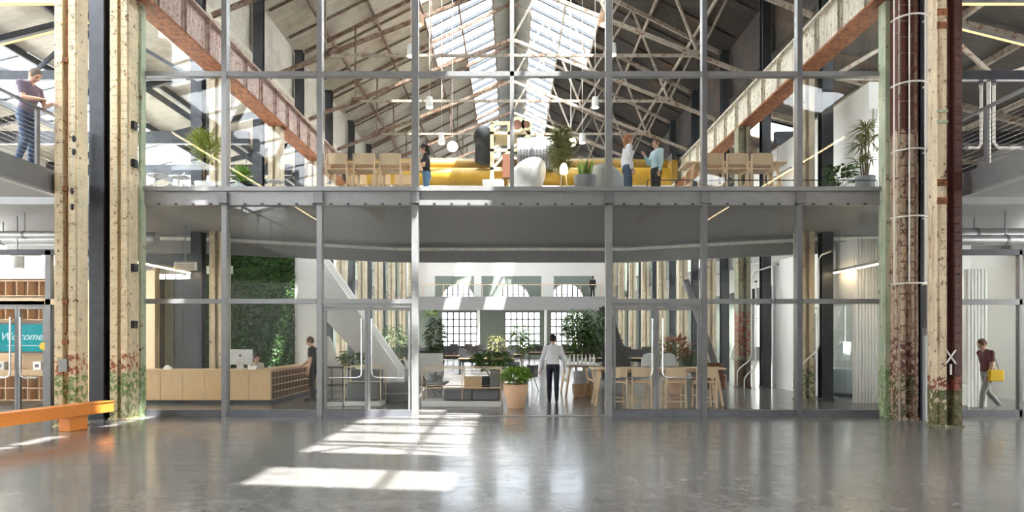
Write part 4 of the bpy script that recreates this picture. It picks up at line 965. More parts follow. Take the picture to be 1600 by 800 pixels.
# desks in the distance, each with monitors
def workdesk(label, x, y, w_, n):
    d = thing('work_desk', label, 'desk', (x, y, 0)); box('desk_top', 'oak', -w_/2, w_/2, -.4, .4, .72, .76, d)
    for sx in (-1, 1): [box('leg', 'steel_dark', sx*(w_/2-.06)-.03, sx*(w_/2-.06)+.03, sy*.34-.03, sy*.34+.03, 0, .72, d) for sy in (-1, 1)]
    box('privacy_panel', 'steel_dark', -w_/2, w_/2, .38, .41, .55, 1.15, d)
    for i in range(n):
        xx = -w_/2+w_*(i+.5)/n; mo = box('monitor', 'black', xx-.28, xx+.28, .05, .08, .92, 1.28, d); box('monitor_stand', 'steel', xx-.03, xx+.03, .06, .1, .76, .95, mo); box('monitor_foot', 'steel', xx-.1, xx+.1, .0, .16, .76, .77, mo)
for i, (x, y, w_, n) in enumerate(((-4.6, 30, 3.2, 3), (-1.2, 32, 2.6, 2), (-4.2, 37, 3.2, 3), (-.9, 40, 3.0, 3), (5.4, 32.5, 3.2, 3), (5.0, 38, 3.0, 3), (2.6, 46, 3.0, 3), (-3.5, 47, 4.0, 4))):
    workdesk(['dark work desk behind the lounge island on the left', 'dark work desk behind the bushy plants', 'dark work desk in the second row on the left', 'dark work desk before the middle far window',
              'dark work desk on the right beyond the high table', 'dark work desk in the second row on the right', 'dark work desk beyond the man in white, far away', 'dark work desk before the left far window'][i], x, y, w_, n)
for i in range(8):
    bt = thing('bottle', f'white slim bottle on the workbench by the tree, {ORD[i]} from the left', 'bottle', (1.55+.115*i, 19.6+.05*(i % 2), .95), 0, 'white bottles on the workbench')
    MB().lathe([(.03, 0), (.035, .02), (.035, .16), (.015, .21), (.014, .26)], 10).build('body', 'potwhite', bt, smooth=True); MB().lathe([(.017, .26), (.017, .28)], 8).build('cap', 'cream', bt)
for i, (x, y) in enumerate(((1.75, 20.4), (2.15, 20.7))):
    bk = thing('wicker_basket', ['woven basket under the workbench, nearer the walking man', 'woven basket under the workbench, nearer the door jamb'][i], 'basket', (x+.2, y-.6, 0))
    MB().lathe([(.15, 0), (.19, .12), (.21, .34), (.19, .36), (.17, .2), (.12, .03)], 16).build('weave', 'oak', bk); MB().tube([(-.19, 0, .34), (-.1, 0, .52), (.1, 0, .52), (.19, 0, .34)], .012, 6).build('handle', 'oak', bk)
for i, px in enumerate((960, 1016, 1046)):
    lm = thing('monitor', ['black monitor on a desk behind the ground floor chairs, left', 'pale rounded screen behind the ground floor table, left of another', 'pale rounded screen behind the ground floor table, right of another'][i], 'monitor', (at(px, 0, 17.4)[0], 17.5, .95))
    if i == 0: box('panel', 'black', -.22, .22, 0, .03, .08, .34, lm)
    else: MB().prism([(-.2, .02), (.2, .02), (.2, .2), (.14, .33), (.0, .37), (-.14, .33), (-.2, .2)], 1, 0, .03).build('panel', 'fabric_light', lm)
    box('stand', 'steel', -.02, .02, .03, .06, 0, .2, lm); box('foot', 'steel', -.1, .1, -.05, .1, 0, .01, lm)
# black stair at the back right and gallery screens
bs = thing('black_stair', 'black open stair leaning up behind the ground floor table at the right', 'stairs', (at(975, 0, 28)[0], 28, 0))
MB().prism([(-.9, 3.0), (-.6, 3.0), (.5, 0), (-.9, 0)], 1, 0, .06).build('stringer', 'black', bs); MB().prism([(-.9, 3.0), (-.6, 3.0), (.5, 0), (.1, 0)], 1, 1.0, 1.06).build('stringer', 'black', bs)
for i in range(12): box('tread', 'steel_dark', -.75+.1*i, -.5+.1*i, .06, 1.0, 2.75-.235*i, 2.79-.235*i, bs)

# ================================================================ PLANTS AND MEZZANINE PIECES
def leaf_pts(base_, d, L, w_, droop, roll=0.0):
    # a bent leaf: five stations along a drooping line, folded along its rib
    b = Vector(base_); d = Vector(d).normalized(); s = d.cross(Vector((0, 0, 1)))
    s = s.normalized() if s.length > 1e-3 else Vector((1, 0, 0))
    if roll: s = Matrix.Rotation(roll, 3, d) @ s
    vs = []; prof = (.35, 1, .85, .02)
    for k in range(4):
        t = k/3; p = b+d*L*t+Vector((0, 0, -droop*L*t*t)); ww = w_*prof[k]/2
        vs += [p-s*ww+Vector((0, 0, ww*.35)), p-Vector((0, 0, ww*.15)), p+s*ww+Vector((0, 0, ww*.35))]
    fs = []
    for k in range(3): a = k*3; fs += [(a, a+1, a+4, a+3), (a+1, a+2, a+5, a+4)]
    return vs, fs
def rdir(rg, up):
    t = rg.uniform(0, 6.283); return Vector((math.cos(t), math.sin(t), up)).normalized()
def pot(p, h, r0, r1, m, soil=True):
    MB().lathe([(r0*.96, 0), (r0, .02), (r0+(r1-r0)*.6, h*.5), (r1, h), (r1*.92, h), (r1*.88, h-.05)], 24).build('pot', m, p, smooth=True)
    MB().lathe([(r1*.88, h-.07), (r1*.88, h-.05), (.02, h-.03)], 20).build('soil', 'soil', p)
def plant(label, x, y, z, seed=1): return thing('potted_plant', label, 'plant', (x, y, z)), random.Random(seed)
def foliage(p, rg, c, rx, ry, rz, n, L, w_, m, droop=.35, up=(-.2, .9), parent_name='foliage'):
    b = MB()
    for i in range(n):
        t = rg.uniform(0, 6.283); u = rg.uniform(-1, 1); r = rg.uniform(.35, 1)**.6
        q = (c[0]+rx*r*math.cos(t)*math.sqrt(1-u*u), c[1]+ry*r*math.sin(t)*math.sqrt(1-u*u), c[2]+rz*r*u)
        d = Vector((math.cos(t+rg.uniform(-.6, .6)), math.sin(t+rg.uniform(-.6, .6)), rg.uniform(*up)))
        b.add(*leaf_pts(q, d, L*rg.uniform(.7, 1.2), w_*rg.uniform(.7, 1.2), droop, rg.uniform(-.5, .5)))
    o = b.build(parent_name, m, p); o['kind'] = 'stuff'; return o
def stems(p, rg, n, h, spread, r=.012, z0=0.0, m='bark'):
    tips = []
    for i in range(n):
        t = 6.283*i/n+rg.uniform(-.3, .3); e = Vector((math.cos(t)*spread*rg.uniform(.5, 1), math.sin(t)*spread*rg.uniform(.5, 1), h*rg.uniform(.75, 1)))
        MB().tube([(e.x*.1, e.y*.1, z0), (e.x*.45, e.y*.45, z0+(e.z-z0)*.5), e], [r, r*.8, r*.5], 6).build('stem', m, p, smooth=True); tips.append(e)
    return tips
# ground floor
p, rg = plant('bushy bright green plant in a big peach terracotta pot in the doorway', *at(806, 637, 16.6)[:2], 0, 1); pot(p, .58, .20, .31, 'terracotta')
stems(p, rg, 7, .8, .2, .01, .5); foliage(p, rg, (0, 0, .78), .29, .3, .22, 340, .2, .06, 'leaf_bright', .4, (.0, 1.2))
p, rg = plant('tall dark leafy plant beside the left door jamb', at(680, 0, 22.4)[0], 22.4, 0, 2); pot(p, .5, .18, .24, 'potgrey'); stems(p, rg, 4, 2.2, .16, .018, .45); foliage(p, rg, (0, 0, 1.75), .26, .26, .72, 420, .2, .06, 'leaf_dark', .6); foliage(p, rg, (-.12, -.05, 2.5), .14, .14, .1, 50, .18, .05, 'leaf_bright', .2, parent_name='young_foliage')
p, rg = plant('spreading green bush behind the terracotta pot', at(768, 0, 19.4)[0], 19.4, 0, 3); pot(p, .6, .28, .34, 'steel_dark'); stems(p, rg, 7, 1.15, .4, .012, .55); foliage(p, rg, (0, 0, 1.05), .55, .45, .3, 520, .24, .06, 'leaf', .4)
p, rg = plant('slender tree with sparse leaves behind the terracotta pot', at(815, 0, 23)[0], 23.0, 0, 4); pot(p, .5, .2, .26, 'potgrey'); tp = stems(p, rg, 3, 2.2, .25, .02, .45)
for i, e in enumerate(tp): foliage(p, rg, (e.x, e.y, e.z-.25), .3, .3, .38, 150, .2, .045, 'leaf', .6)
p, rg = plant('low reddish green plant before the middle far window', at(780, 0, 25)[0], 25.0, 0, 5); pot(p, .45, .2, .24, 'terracotta'); stems(p, rg, 4, 1.5, .2, .012, .4); foliage(p, rg, (0, 0, 1.45), .35, .3, .4, 220, .26, .04, 'leaf_olive', .5)
p, rg = plant('big leafy tree right of the walking man', at(913, 0, 22.6)[0], 22.6, 0, 6); pot(p, .6, .3, .38, 'potgrey'); tp = stems(p, rg, 6, 2.6, .45, .022, .55)
for i, e in enumerate(tp): foliage(p, rg, (e.x, e.y, e.z-.3), .42, .4, .55, 240, .26, .05, 'leaf_dark' if i % 2 else 'leaf', .7)
foliage(p, rg, (0, 0, 1.5), .5, .45, .6, 350, .26, .05, 'leaf_dark', .7)
p, rg = plant('rust red leaved plant in a terracotta pot behind the ground floor table', at(1056, 0, 21)[0], 21.0, 0, 7); pot(p, .55, .2, .27, 'terracotta'); stems(p, rg, 4, 1.3, .2, .014, .5); foliage(p, rg, (0, 0, 1.35), .3, .3, .42, 170, .42, .05, 'leaf_red', .3, (.2, 1.2)); foliage(p, rg, (-.3, .1, 1.25), .35, .3, .35, 170, .3, .05, 'leaf', .3, (.2, 1.2), 'lower_foliage')
p, rg = plant('dark spiky plant leaning in a pot right of the red leaved plant', at(1077, 0, 22.5)[0], 22.5, 0, 8); pot(p, .4, .18, .22, 'potgrey'); foliage(p, rg, (0, 0, .7), .1, .1, .25, 60, .9, .05, 'leaf_dark', .15, (.8, 2.2))
p, rg = plant('leafy plant in a tall pot beside the reception pigeonholes', at(551, 0, 19.4)[0], 19.4, 0, 9); pot(p, .78, .2, .24, 'potwhite'); stems(p, rg, 4, 1.1, .15, .01, .7); foliage(p, rg, (0, 0, 1.1), .32, .3, .18, 130, .28, .07, 'leaf', .5)
p, rg = plant('small bush on the floor beside the far left columns', -4.2, 27.0, 0, 10); pot(p, .4, .18, .22, 'potgrey'); stems(p, rg, 4, 1.2, .2, .01, .35); foliage(p, rg, (0, 0, 1.05), .4, .35, .5, 260, .24, .05, 'leaf_dark', .5)
p, rg = plant('dark tree at the foot of the far left columns', -5.4, 31.0, 0, 11); pot(p, .5, .2, .26, 'potgrey'); stems(p, rg, 4, 2.0, .3, .02, .45); foliage(p, rg, (0, 0, 1.6), .6, .5, .7, 380, .28, .06, 'leaf_dark', .5)
# mezzanine
FZ = 4.92
p, rg = plant('tall yellow green plant in a white pot at the left of the mezzanine', at(320, 0, 16)[0], 16.0, FZ, 12); pot(p, .42, .17, .23, 'potwhite'); tp = stems(p, rg, 5, 1.45, .2, .012, .38)
for e in tp: foliage(p, rg, (e.x, e.y, e.z), .1, .1, .22, 60, .34, .03, 'leaf_yellow', .25, (-.1, 1.4))
foliage(p, rg, (0, 0, 1.0), .15, .15, .3, 70, .34, .03, 'leaf_yellow', .3, (.0, 1.2))
ag = thing('potted_plant', 'broad leaved rosette plant in a wide dark bowl on the mezzanine', 'plant', (at(378, 0, 15.75)[0], 15.75, FZ)); rg = random.Random(13)
MB().lathe([(.14, 0), (.26, .06), (.37, .28), (.35, .30), (.30, .22)], 24).build('bowl', 'steel_dark', ag, smooth=True); MB().lathe([(.31, .22), (.02, .27)], 18).build('soil', 'soil', ag)
for i in range(46):
    t = i*2.4; u = .25+1.5*(1-i/46.0)**0+ (1.6-i*.035); L = .34+.10*rg.random()
    MB().add(*leaf_pts((math.cos(t)*.05, math.sin(t)*.05, .3+.006*i), (math.cos(t), math.sin(t), .15+.045*i), L*(1.2-.008*i), .085, .55-.006*i)).build('leaf', 'leaf_bright', ag)
p, rg = plant('tall feathery olive plant beside the white tub chair', at(877, 0, 16.6)[0], 16.6, FZ, 14); pot(p, .4, .16, .2, 'potgrey'); stems(p, rg, 6, 1.75, .14, .008, .35); foliage(p, rg, (0, 0, 1.3), .2, .2, .62, 900, .32, .03, 'leaf_olive', .35, (.2, 1.6))
p, rg = plant('upright sword leaved plant in a low grey pot on the mezzanine edge', at(914, 0, 15.3)[0], 15.3, FZ, 15); pot(p, .40, .2, .26, 'potgrey')
for i in range(26):
    t = rg.uniform(0, 6.28); q = rg.uniform(.02, .16)
    MB().add(*leaf_pts((math.cos(t)*q, math.sin(t)*q, .36), (math.cos(t)*.22, math.sin(t)*.22, 1), rg.uniform(.3, .5), .05, .0)).build('leaf', 'leaf_bright' if i % 3 else 'leaf', p)
p, rg = plant('tall dracaena with spiky tufts in a grey pot at the right of the mezzanine', at(1352, 0, 15.6)[0], 15.6, FZ, 16); pot(p, .46, .2, .22, 'potgrey')
for (dx, h, n) in ((.02, 1.55, 60), (-.08, 1.2, 46), (.10, 1.3, 46), (-.12, .8, 36), (.12, .85, 36)):
    MB().tube([(dx*.3, 0, .4), (dx*.6, .02, h*.6), (dx, 0, h)], [.022, .018, .014], 7).build('cane', 'bark', p, smooth=True)
    foliage(p, rg, (dx, 0, h), .05, .05, .08, n, .42, .03, 'leaf_olive', .45, (-.2, 1.5), 'leaf_tuft')
p, rg = plant('dark broad leaved plant beside the dracaena on the mezzanine', at(1312, 0, 16.7)[0], 16.7, FZ, 17); pot(p, .4, .2, .25, 'steel_dark'); stems(p, rg, 5, .75, .25, .012, .35)
for i in range(60):
    t = rg.uniform(0, 6.28); q = rg.uniform(.05, .3); z = rg.uniform(.55, .95)
    MB().add(*leaf_pts((math.cos(t)*q, math.sin(t)*q, z), (math.cos(t), math.sin(t), rg.uniform(-.1, .9)), rg.uniform(.2, .3), .13, .4)).build('leaf', 'leaf_dark' if i % 2 else 'leaf', p)
def tub(label, x, y, rz, m, hb):
    c = thing('tub_chair', label, 'armchair', (x, y, FZ), rz); n = 28; vs = []; fs = []; k = 7
    for i in range(n):
        t = 2*math.pi*i/n; top = .42+hb*max(0, .5-.5*math.cos(t))**1.3
        for j in range(k):
            u = j/(k-1); r = .26+.13*math.sin(u*1.9); vs.append((r*math.cos(t)-.08*u*(1 if math.cos(t) < 0 else .3), r*math.sin(t), .06+(top-.06)*u))
    for i in range(n):
        for j in range(k-1): a = i*k+j; b_ = ((i+1) % n)*k+j; fs.append((a, b_, b_+1, a+1))
    o = MB().add(vs, fs).build('shell', m, c, smooth=True); md = o.modifiers.new('s', 'SOLIDIFY'); md.thickness = .05
    MB().lathe([(.1, .3), (.29, .32), (.30, .38), (.27, .41), (.1, .42)], 20).build('seat_cushion', 'fabric_light', c, smooth=True)
    MB().lathe([(.28, 0), (.28, .07)], 20).build('base', 'steel_dark', c)
tub('white rounded tub chair in the middle of the mezzanine edge', at(824, 0, 15.55)[0], 15.55, R(115), 'potwhite', .37)
tub('grey rounded tub chair in front of the long haired woman', at(949, 0, 15.95)[0], 15.95, R(60), 'fabric_light', .33)
ln = thing('lantern', 'small cream lantern on thin legs beside the feathery plant', 'lantern', (at(881, 0, 15.4)[0], 15.4, FZ))
for sx in (-1, 1):
    for sy in (-1, 1): MB().tube([(sx*.08, sy*.08, 0), (sx*.05, sy*.05, .5)], .008, 5).build('leg', 'beech', ln)
MB().lathe([(.07, .48), (.085, .5), (.085, .62), (.05, .7), (.02, .72)], 14).build('shade', 'lamp_warm', ln, smooth=True)
for i, (px, Y, r) in enumerate(((247, 15.7, .22), (283, 15.9, .2), (430, 16.3, .2))):
    t = thing('side_table', ['round white side table at the far left of the mezzanine', 'round white side table beside the tall yellow green plant', 'round white side table right of the rosette plant'][i], 'table', (at(px, 0, Y)[0], Y, FZ))
    MB().lathe([(r, .50), (r, .53)], 22).build('table_top', 'potwhite', t); [MB().tube([(math.cos(a)*r*.8, math.sin(a)*r*.8, 0), (math.cos(a)*r*.5, math.sin(a)*r*.5, .5)], .012, 6).build('leg', 'potwhite', t) for a in (.5, 2.6, 4.7)]
sidechair('white shell chair at the far left of the mezzanine', at(225, 0, 16.6)[0], 16.6, R(200), 'potwhite', FZ)
sidechair('white shell chair between the two left side tables on the mezzanine', at(268, 0, 16.7)[0], 16.7, R(150), 'potwhite', FZ)
ml = thing('low_rail', 'thin dark low rail along the mezzanine edge behind the right hand tables', 'railing', (3.0, 15.15, FZ))
MB().tube([(0, 0, .28), (5.1, 0, .28)], .012, 6).build('rail', 'steel_dark', ml); [MB().tube([(x, 0, 0), (x, 0, .28)], .012, 6).build('post', 'steel_dark', ml) for x in (0, 1.7, 3.4, 5.1)]

# ================================================================ PEOPLE
def surface(field, owner, org, h):                 # naive surface nets on a signed distance grid
    nx, ny, nz = field.shape; s = field < 0
    c = np.zeros((nx-1, ny-1, nz-1), np.int8)
    for dx in (0, 1):
        for dy in (0, 1):
            for dz in (0, 1): c += s[dx:nx-1+dx, dy:ny-1+dy, dz:nz-1+dz]
    act = (c > 0) & (c < 8); idx = np.argwhere(act); vid = -np.ones(act.shape, np.int64); vid[act] = np.arange(len(idx))
    acc = np.zeros((len(idx), 3)); cnt = np.zeros(len(idx)); i, j, k = idx.T
    cor = [(a, b, d) for a in (0, 1) for b in (0, 1) for d in (0, 1)]
    for p in cor:
        for ax in range(3):
            if p[ax]: continue
            q = list(p); q[ax] = 1
            f0 = field[i+p[0], j+p[1], k+p[2]]; f1 = field[i+q[0], j+q[1], k+q[2]]
            m = (f0 < 0) != (f1 < 0); t = np.where(m, f0/np.where(m, f0-f1, 1), 0)
            pt = np.tile(np.array(p, float), (len(idx), 1)); pt[:, ax] += t
            acc[m] += pt[m]; cnt[m] += 1
    V = (idx+acc/cnt[:, None])*h+org
    fs = []
    for ax in range(3):
        o1, o2 = [a for a in range(3) if a != ax]
        sl0 = [slice(None)]*3; sl1 = [slice(None)]*3; sl0[ax] = slice(0, -1); sl1[ax] = slice(1, None)
        e = np.argwhere(s[tuple(sl0)] != s[tuple(sl1)])
        e = e[(e[:, o1] > 0) & (e[:, o2] > 0) & (e[:, o1] < field.shape[o1]-1) & (e[:, o2] < field.shape[o2]-1)]
        q = []
        for a, b in ((0, 0), (1, 0), (1, 1), (0, 1)):
            t = e.copy(); t[:, o1] -= a; t[:, o2] -= b; q.append(vid[t[:, 0], t[:, 1], t[:, 2]])
        q = np.stack(q, 1); ins = s[e[:, 0], e[:, 1], e[:, 2]]; flip = ins if ax != 1 else ~ins
        q[~flip] = q[~flip][:, ::-1]; fs.append(q)
    Fq = np.concatenate(fs); ow = owner[tuple(idx.T)]
    return V, Fq, ow[Fq[:, 0]]
class Sdf:
    def __init__(s, lo, hi, h):
        s.h = h; s.o = np.array(lo, float); n = np.ceil((np.array(hi)-s.o)/h).astype(int)+1; s.f = np.ones(n)*.2; s.w = np.zeros(n, np.int8); s.r = np.ones(n)*.2
    def sub(s, lo, hi, pad):
        a = np.clip(np.floor((np.array(lo)-pad-s.o)/s.h).astype(int), 0, np.array(s.f.shape)-1); b = np.clip(np.ceil((np.array(hi)+pad-s.o)/s.h).astype(int)+1, 1, s.f.shape)
        sl = tuple(slice(x, y) for x, y in zip(a, b)); g = np.meshgrid(*[s.o[i]+s.h*np.arange(a[i], b[i]) for i in range(3)], indexing='ij'); return sl, np.stack(g, -1)
    def put(s, sl, d, mat, k):
        f = s.f[sl]
        if k > 0: hh = np.clip(.5+.5*(f-d)/k, 0, 1); s.f[sl] = f*(1-hh)+d*hh-k*hh*(1-hh)
        else: s.f[sl] = np.minimum(f, d)
        m = d < s.r[sl]; s.r[sl] = np.where(m, d, s.r[sl]); s.w[sl] = np.where(m, mat, s.w[sl])
    def cone(s, a, b, ra, rb, mat, k=.02):
        a, b = np.array(a, float), np.array(b, float); R_ = max(ra, rb); sl, p = s.sub(np.minimum(a, b), np.maximum(a, b), R_+.06)
        ab = b-a; t = np.clip(((p-a)@ab)/max(ab@ab, 1e-9), 0, 1); d = np.linalg.norm(p-a-t[..., None]*ab, axis=-1)-(ra+(rb-ra)*t); s.put(sl, d, mat, k)
    def ell(s, c, r, mat, k=.03, rot=None):
        c, r = np.array(c, float), np.array(r, float); sl, p = s.sub(c-max(r), c+max(r), .06); q = p-c
        if rot is not None: q = q@np.array(rot)
        m = np.linalg.norm(q/r, axis=-1); g = np.linalg.norm(q/(r*r), axis=-1); s.put(sl, m*(m-1)/np.maximum(g, 1e-6), mat, k)
    def cut(s, c, r, rot=None):
        c, r = np.array(c, float), np.array(r, float); sl, p = s.sub(c-max(r), c+max(r), .03); q = p-c
        if rot is not None: q = q@np.array(rot)
        m = np.linalg.norm(q/r, axis=-1); g = np.linalg.norm(q/(r*r), axis=-1); s.f[sl] = np.maximum(s.f[sl], -(m*(m-1)/np.maximum(g, 1e-6)))
    def build(s, name, mats, parent, sc=1.0):
        s.f[[0, -1]] = .2; s.f[:, [0, -1]] = .2; s.f[:, :, [0, -1]] = .2
        V, Q, O = surface(s.f, s.w, s.o, s.h); me = bpy.data.meshes.new(name); me.from_pydata((V*sc).tolist(), [], Q.tolist())
        for m in mats: me.materials.append(M[m])
        me.polygons.foreach_set('material_index', O.astype(np.int32)); me.polygons.foreach_set('use_smooth', [True]*len(Q)); me.update()
        return link(name, me, parent)
def roty(a): c, s_ = math.cos(a), math.sin(a); return np.array([[c, 0, s_], [0, 1, 0], [-s_, 0, c]])
def rotz(a): c, s_ = math.cos(a), math.sin(a); return np.array([[c, -s_, 0], [s_, c, 0], [0, 0, 1]])
def person(label, loc, rz, height, skin, top, pants, shoes, hair, arms, legs, lean=0.0, head=(0, 0), sleeves='short', hairdo='short', hip=.93, female=False, h=.0095):
    # local frame: faces +X, +Y is its left; arms / legs: (left, right), each (joint, end) given from shoulder / hip
    root = thing('person', label, 'person', loc, rz, 'people in the hall'); S = height/1.75
    mats = [skin, top, pants, shoes, 'eye', 'lips']; g = Sdf((-.75, -.62, -.02), (.75, .62, hip+.98), h)
    L = roty(lean); hp = np.array((0, 0, hip)); T = lambda p: hp+L@(np.array(p, float)-np.array((0, 0, .93)))
    sw = .17 if female else .19
    g.ell(T((0, 0, .96)), (.115, .165, .13), 2, .04, L); g.ell(T((-.02, .07, .90)), (.11, .09, .11), 2, .03, L); g.ell(T((-.02, -.07, .90)), (.11, .09, .11), 2, .03, L)
    g.ell(T((.0, 0, 1.10)), (.105 if female else .115, .13 if female else .15, .17), 1, .04, L); g.ell(T((0, 0, 1.02)), (.125, .168, .11), 1, .03, L)
    g.ell(T((0, 0, 1.27)), (.118, .165 if female else .18, .19), 1, .05, L)
    if female: [g.ell(T((.085, y, 1.28)), (.06, .065, .065), 1, .03, L) for y in (.07, -.07)]
    for y in (1, -1): g.cone(T((-.01, y*.05, 1.44)), T((-.01, y*sw, 1.41)), .065, .062, 1, .04)
    g.cone(T((-.01, 0, 1.42)), T((.015, 0, 1.55)), .056, .052, 0, .02)
    HR = L@rotz(head[0])@roty(head[1]); hc = T((.025, 0, 1.555)); A = lambda p: hc+HR@np.array(p, float)
    g.ell(A((.0, 0, .09)), (.098, .077, .112), 0, .02, HR); g.ell(A((.03, 0, .025)), (.07, .058, .062), 0, .03, HR)
    g.cone(A((.088, 0, .085)), A((.112, 0, .052)), .010, .016, 0, .012); g.ell(A((.085, 0, .105)), (.02, .055, .014), 0, .015, HR)
    for y in (1, -1):
        g.ell(A((-.005, y*.08, .07)), (.022, .012, .034), 0, .006, HR); g.ell(A((.083, y*.032, .082)), (.014, .016, .010), 4, .003, HR)
    g.ell(A((.092, 0, .015)), (.012, .026, .010), 5, .005, HR)
    for sgn, (el, wr) in zip((1, -1), arms):
        sh = T((-.01, sgn*sw, 1.41)); e = sh+L@np.array(el, float); w_ = sh+L@np.array(wr, float)
        up = 1 if sleeves != 'none' else 0
        g.cone(sh, sh+(e-sh)*(.62 if sleeves == 'short' else 1), .066, .056 if sleeves == 'short' else .052, up, .03); g.cone(sh, e, .05, .042, 0, .02)
        fa = 1 if sleeves == 'long' else 0
        g.cone(e, e+(w_-e)*.93, .050 if fa else .042, .040 if fa else .029, fa, .02); g.cone(e, w_, .04, .027, 0, .015)
        d = (w_-e)/np.linalg.norm(w_-e); sd = np.cross(d, (0, 0, 1)); sd = np.array((0, sgn, 0.)) if np.linalg.norm(sd) < .3 else sd/np.linalg.norm(sd)
        if abs(d[2]) > .8: sd = np.array((1., 0, 0)); sd -= d*(sd@d); sd /= np.linalg.norm(sd)
        n = np.cross(sd, d); n = n if n[2] < 0 or abs(d[2]) > .8 else -n
        pm = w_+d*.09
        for q in (-.022, 0, .022): g.cone(w_+sd*q*.7, pm+sd*q, .018, .016, 0, .012)
        for q, l in zip((-.033, -.011, .011, .033), (.062, .074, .078, .066)):
            b_ = pm+sd*q; m_ = b_+d*l*.55+n*.012; g.cone(b_-d*.01, m_, .0105, .010, 0, .003); g.cone(m_, m_+d*l*.45+n*.028, .010, .0085, 0, .002)
        th = w_+d*.03+sd*.03; g.cone(th, th+d*.04+sd*.028+n*.012, .013, .011, 0, .006); g.cone(th+d*.04+sd*.028+n*.012, th+d*.075+sd*.034+n*.02, .011, .009, 0, .002)
    for sgn, (kn, an) in zip((1, -1), legs):
        hj = hp+np.array((0, sgn*.09, -.03)); k_ = hj+np.array(kn, float); a_ = hj+np.array(an, float)
        g.cone(hj, k_, .092, .064, 2, .03); g.cone(k_, k_+(a_-k_)*.35, .062, .064, 2, .02); g.cone(k_+(a_-k_)*.3, a_+np.array((0, 0, .02)), .064, .052, 2, .02)
        sd = (a_-k_)/np.linalg.norm(a_-k_); fd = np.array((1, 0, 0))-sd*sd[0]*.8; fd /= np.linalg.norm(fd)
        heel = a_+sd*.035-fd*.03; toe = a_+sd*.055+fd*.17
        g.cone(heel, toe, .040, .034, 3, .02); g.cone(a_, heel, .042, .042, 3, .015)
    g.build('body', mats, root, S)
    f = Sdf(np.array(A((0, 0, 0)))-.45, np.array(A((0, 0, 0)))+.32, .009)
    f.ell(A((-.008, 0, .10)), (.105, .087, .118), 0, 0, HR)
    if hairdo != 'short': f.cone(A((-.06, 0, .1)), A((-.08, 0, -.03 if hairdo == 'bob' else -.20)), .085, .07 if hairdo == 'bob' else .05, 0, .03)
    if hairdo == 'tied': f.ell(A((-.11, 0, .12)), (.045, .045, .045), 0, .01)
    f.cut(A((.09, 0, .03)), (.085, .074 if hairdo != 'long' else .07, .115), HR)
    if hairdo == 'short': f.cut(A((.0, 0, -.07)), (.13, .11, .115), HR)
    f.build('hair', [hair], root, S)
    return root
STAND = (((.01, .01, -.44), (-.02, .02, -.83)), ((.01, -.01, -.44), (-.02, -.02, -.83)))
DOWN = ((.0, .05, -.29), (.06, .06, -.54)); DOWN_R = ((.0, -.05, -.29), (.06, -.06, -.54))
person('man in plum T-shirt and jeans leaning on the left walkway railing', (-9.17, 12.9, 4.905), R(-8), 1.90, 'skin', 'cloth_plum', 'denim', 'shoe_dark', 'hair_grey',
       [((.12, .04, -.25), (.34, -.05, -.22)), ((.13, -.04, -.24), (.35, .05, -.22))], (((.0, .02, -.44), (-.02, .03, -.83)), ((.06, -.01, -.44), (-.1, -.01, -.82))), R(8), (0, R(26)))
person('woman in a black top and blue jeans standing by the upper left table', (at(666, 0, 17.2)[0], 17.2, 4.92), R(186), 1.66, 'skin', 'cloth_black', 'denim_light', 'shoe_dark', 'hair_dark',
       [((.08, .05, -.27), (.30, .02, -.18)), ((.02, -.06, -.28), (.22, -.03, -.36))], STAND, R(2), (0, R(8)), 'short', 'bob', female=True)
person('long haired woman in a white blouse and jeans on the mezzanine', (at(981, 0, 16.6)[0], 16.6, 4.92), R(8), 1.72, 'skin', 'cloth_white', 'denim', 'shoe_dark', 'hair_auburn',
       [((-.05, .05, -.28), (-.04, .03, -.52)), ((-.03, -.06, -.28), (.05, -.05, -.53))], STAND, 0, (0, R(-4)), 'long', 'long', female=True)
person('person in a pale aqua shirt and black trousers facing the long haired woman', (at(1025, 0, 16.7)[0], 16.7, 4.92), R(200), 1.64, 'skin', 'cloth_aqua', 'cloth_black', 'shoe_dark', 'hair_brown',
       [DOWN, ((.10, -.04, -.26), (.24, .0, -.08))], STAND, R(-2), (0, R(-6)), 'long', 'short')
person('man in a white shirt and dark trousers walking away through the doorway', (at(864, 0, 18.1)[0], 18.1, 0), R(88), 1.78, 'skin', 'cloth_white', 'cloth_navy', 'shoe_dark', 'hair_dark',
       [((-.02, .09, -.28), (.04, .12, -.52)), ((.0, -.09, -.28), (.05, -.12, -.52))], (((.13, .0, -.42), (.13, .0, -.82)), ((-.03, .0, -.44), (-.19, .0, -.80))), R(2), (0, R(6)), 'long')
person('man dressed in black standing with a hand on the reception desk', (at(489, 0, 18.55)[0], 18.55, 0), R(180), 1.72, 'skin', 'cloth_black', 'cloth_black', 'shoe_dark', 'hair_brown',
       [DOWN, ((.12, -.05, -.26), (.32, -.02, -.40))], (((.02, .01, -.44), (-.06, .03, -.83)), ((.05, -.01, -.44), (.06, -.02, -.83))), R(3), (0, R(10)), 'elbow' if False else 'short')
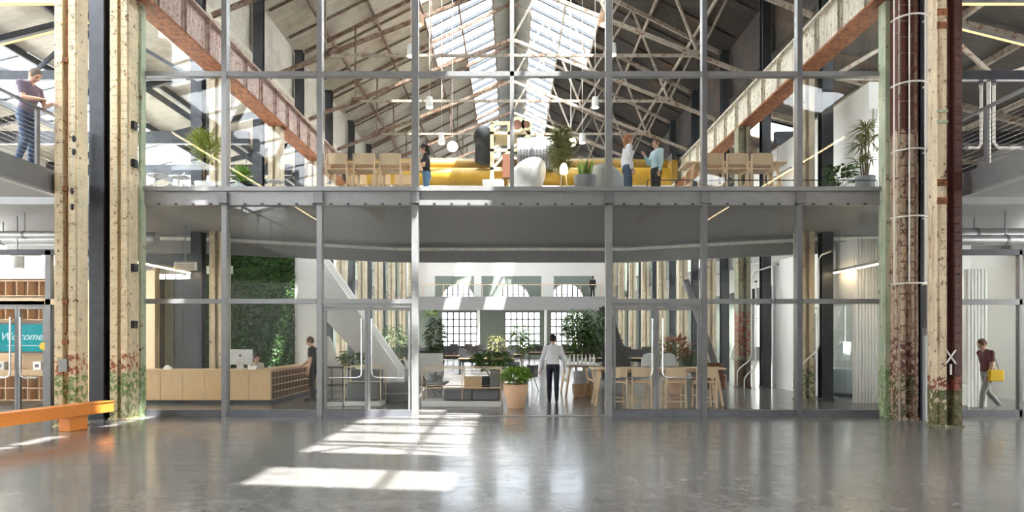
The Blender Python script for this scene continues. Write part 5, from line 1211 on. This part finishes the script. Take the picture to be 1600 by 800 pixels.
person('receptionist in a pale blouse seated behind the reception desk', (at(399, 0, 18.95)[0], 18.95, 0), R(-50), 1.64, 'skin', 'cloth_cream', 'cloth_navy', 'shoe_dark', 'hair_dark',
       [((.12, .03, -.26), (.34, .0, -.24)), ((.12, -.03, -.26), (.34, .0, -.24))], (((.40, .04, -.03), (.40, .04, -.415)), ((.40, -.04, -.03), (.40, -.04, -.415))), R(6), (0, R(10)), 'long', 'tied', hip=.53, female=True)
oc = thing('office_chair', 'dark office chair under the receptionist', 'chair', (at(399, 0, 18.95)[0], 18.95, 0), R(-50))
bevel(box('seat', 'fabric', -.22, .24, -.23, .23, .32, .385, oc), .02); bevel(box('backrest', 'fabric', -.34, -.29, -.2, .2, .5, .95, oc), .02); MB().tube([(0, 0, .08), (0, 0, .32)], .03, 10).build('column', 'steel_dark', oc)
for k in range(5): a = k*1.2566; MB().tube([(0, 0, .09), (math.cos(a)*.28, math.sin(a)*.28, .05)], .018, 6).build('leg', 'steel_dark', oc); MB().ball((math.cos(a)*.28, math.sin(a)*.28, .03), .03, .03, .03, 8, 6).build('castor', 'black', oc)
MB().bar((-.2, 0, .33), (-.31, 0, .6), .04, .03).build('back_support', 'steel_dark', oc)
wk = person('person in a maroon top with a yellow bag striding past at the right edge', (at(1543, 0, 15.7)[0], 15.7, 0), R(182), 1.68, 'skin', 'cloth_maroon', 'cloth_grey', 'shoe_grey', 'hair_brown',
       [((.06, .06, -.28), (.16, .05, -.5)), ((-.1, -.06, -.27), (-.08, -.06, -.52))], (((.17, .0, -.41), (.22, .0, -.79)), ((-.08, .0, -.43), (-.34, .0, -.73))), R(7), (0, R(16)), 'short')
bg_ = bevel(MB().box(-.17, .17, .20, .30, .72, .98).build('shoulder_bag', 'bag_yellow', wk), .03, 3); MB().tube([(.1, .25, .97), (.02, .17, 1.43), (-.08, .25, .97)], .01, 6).build('bag_strap', 'felt', bg_)
person('distant person in black on the far gallery at the right', (at(926, 0, 54.2)[0], 54.2, 4.85), R(60), 1.75, 'skin_tan', 'cloth_black', 'cloth_black', 'shoe_dark', 'hair_dark', [DOWN, DOWN_R], STAND, 0, (0, 0), 'long', h=.012)
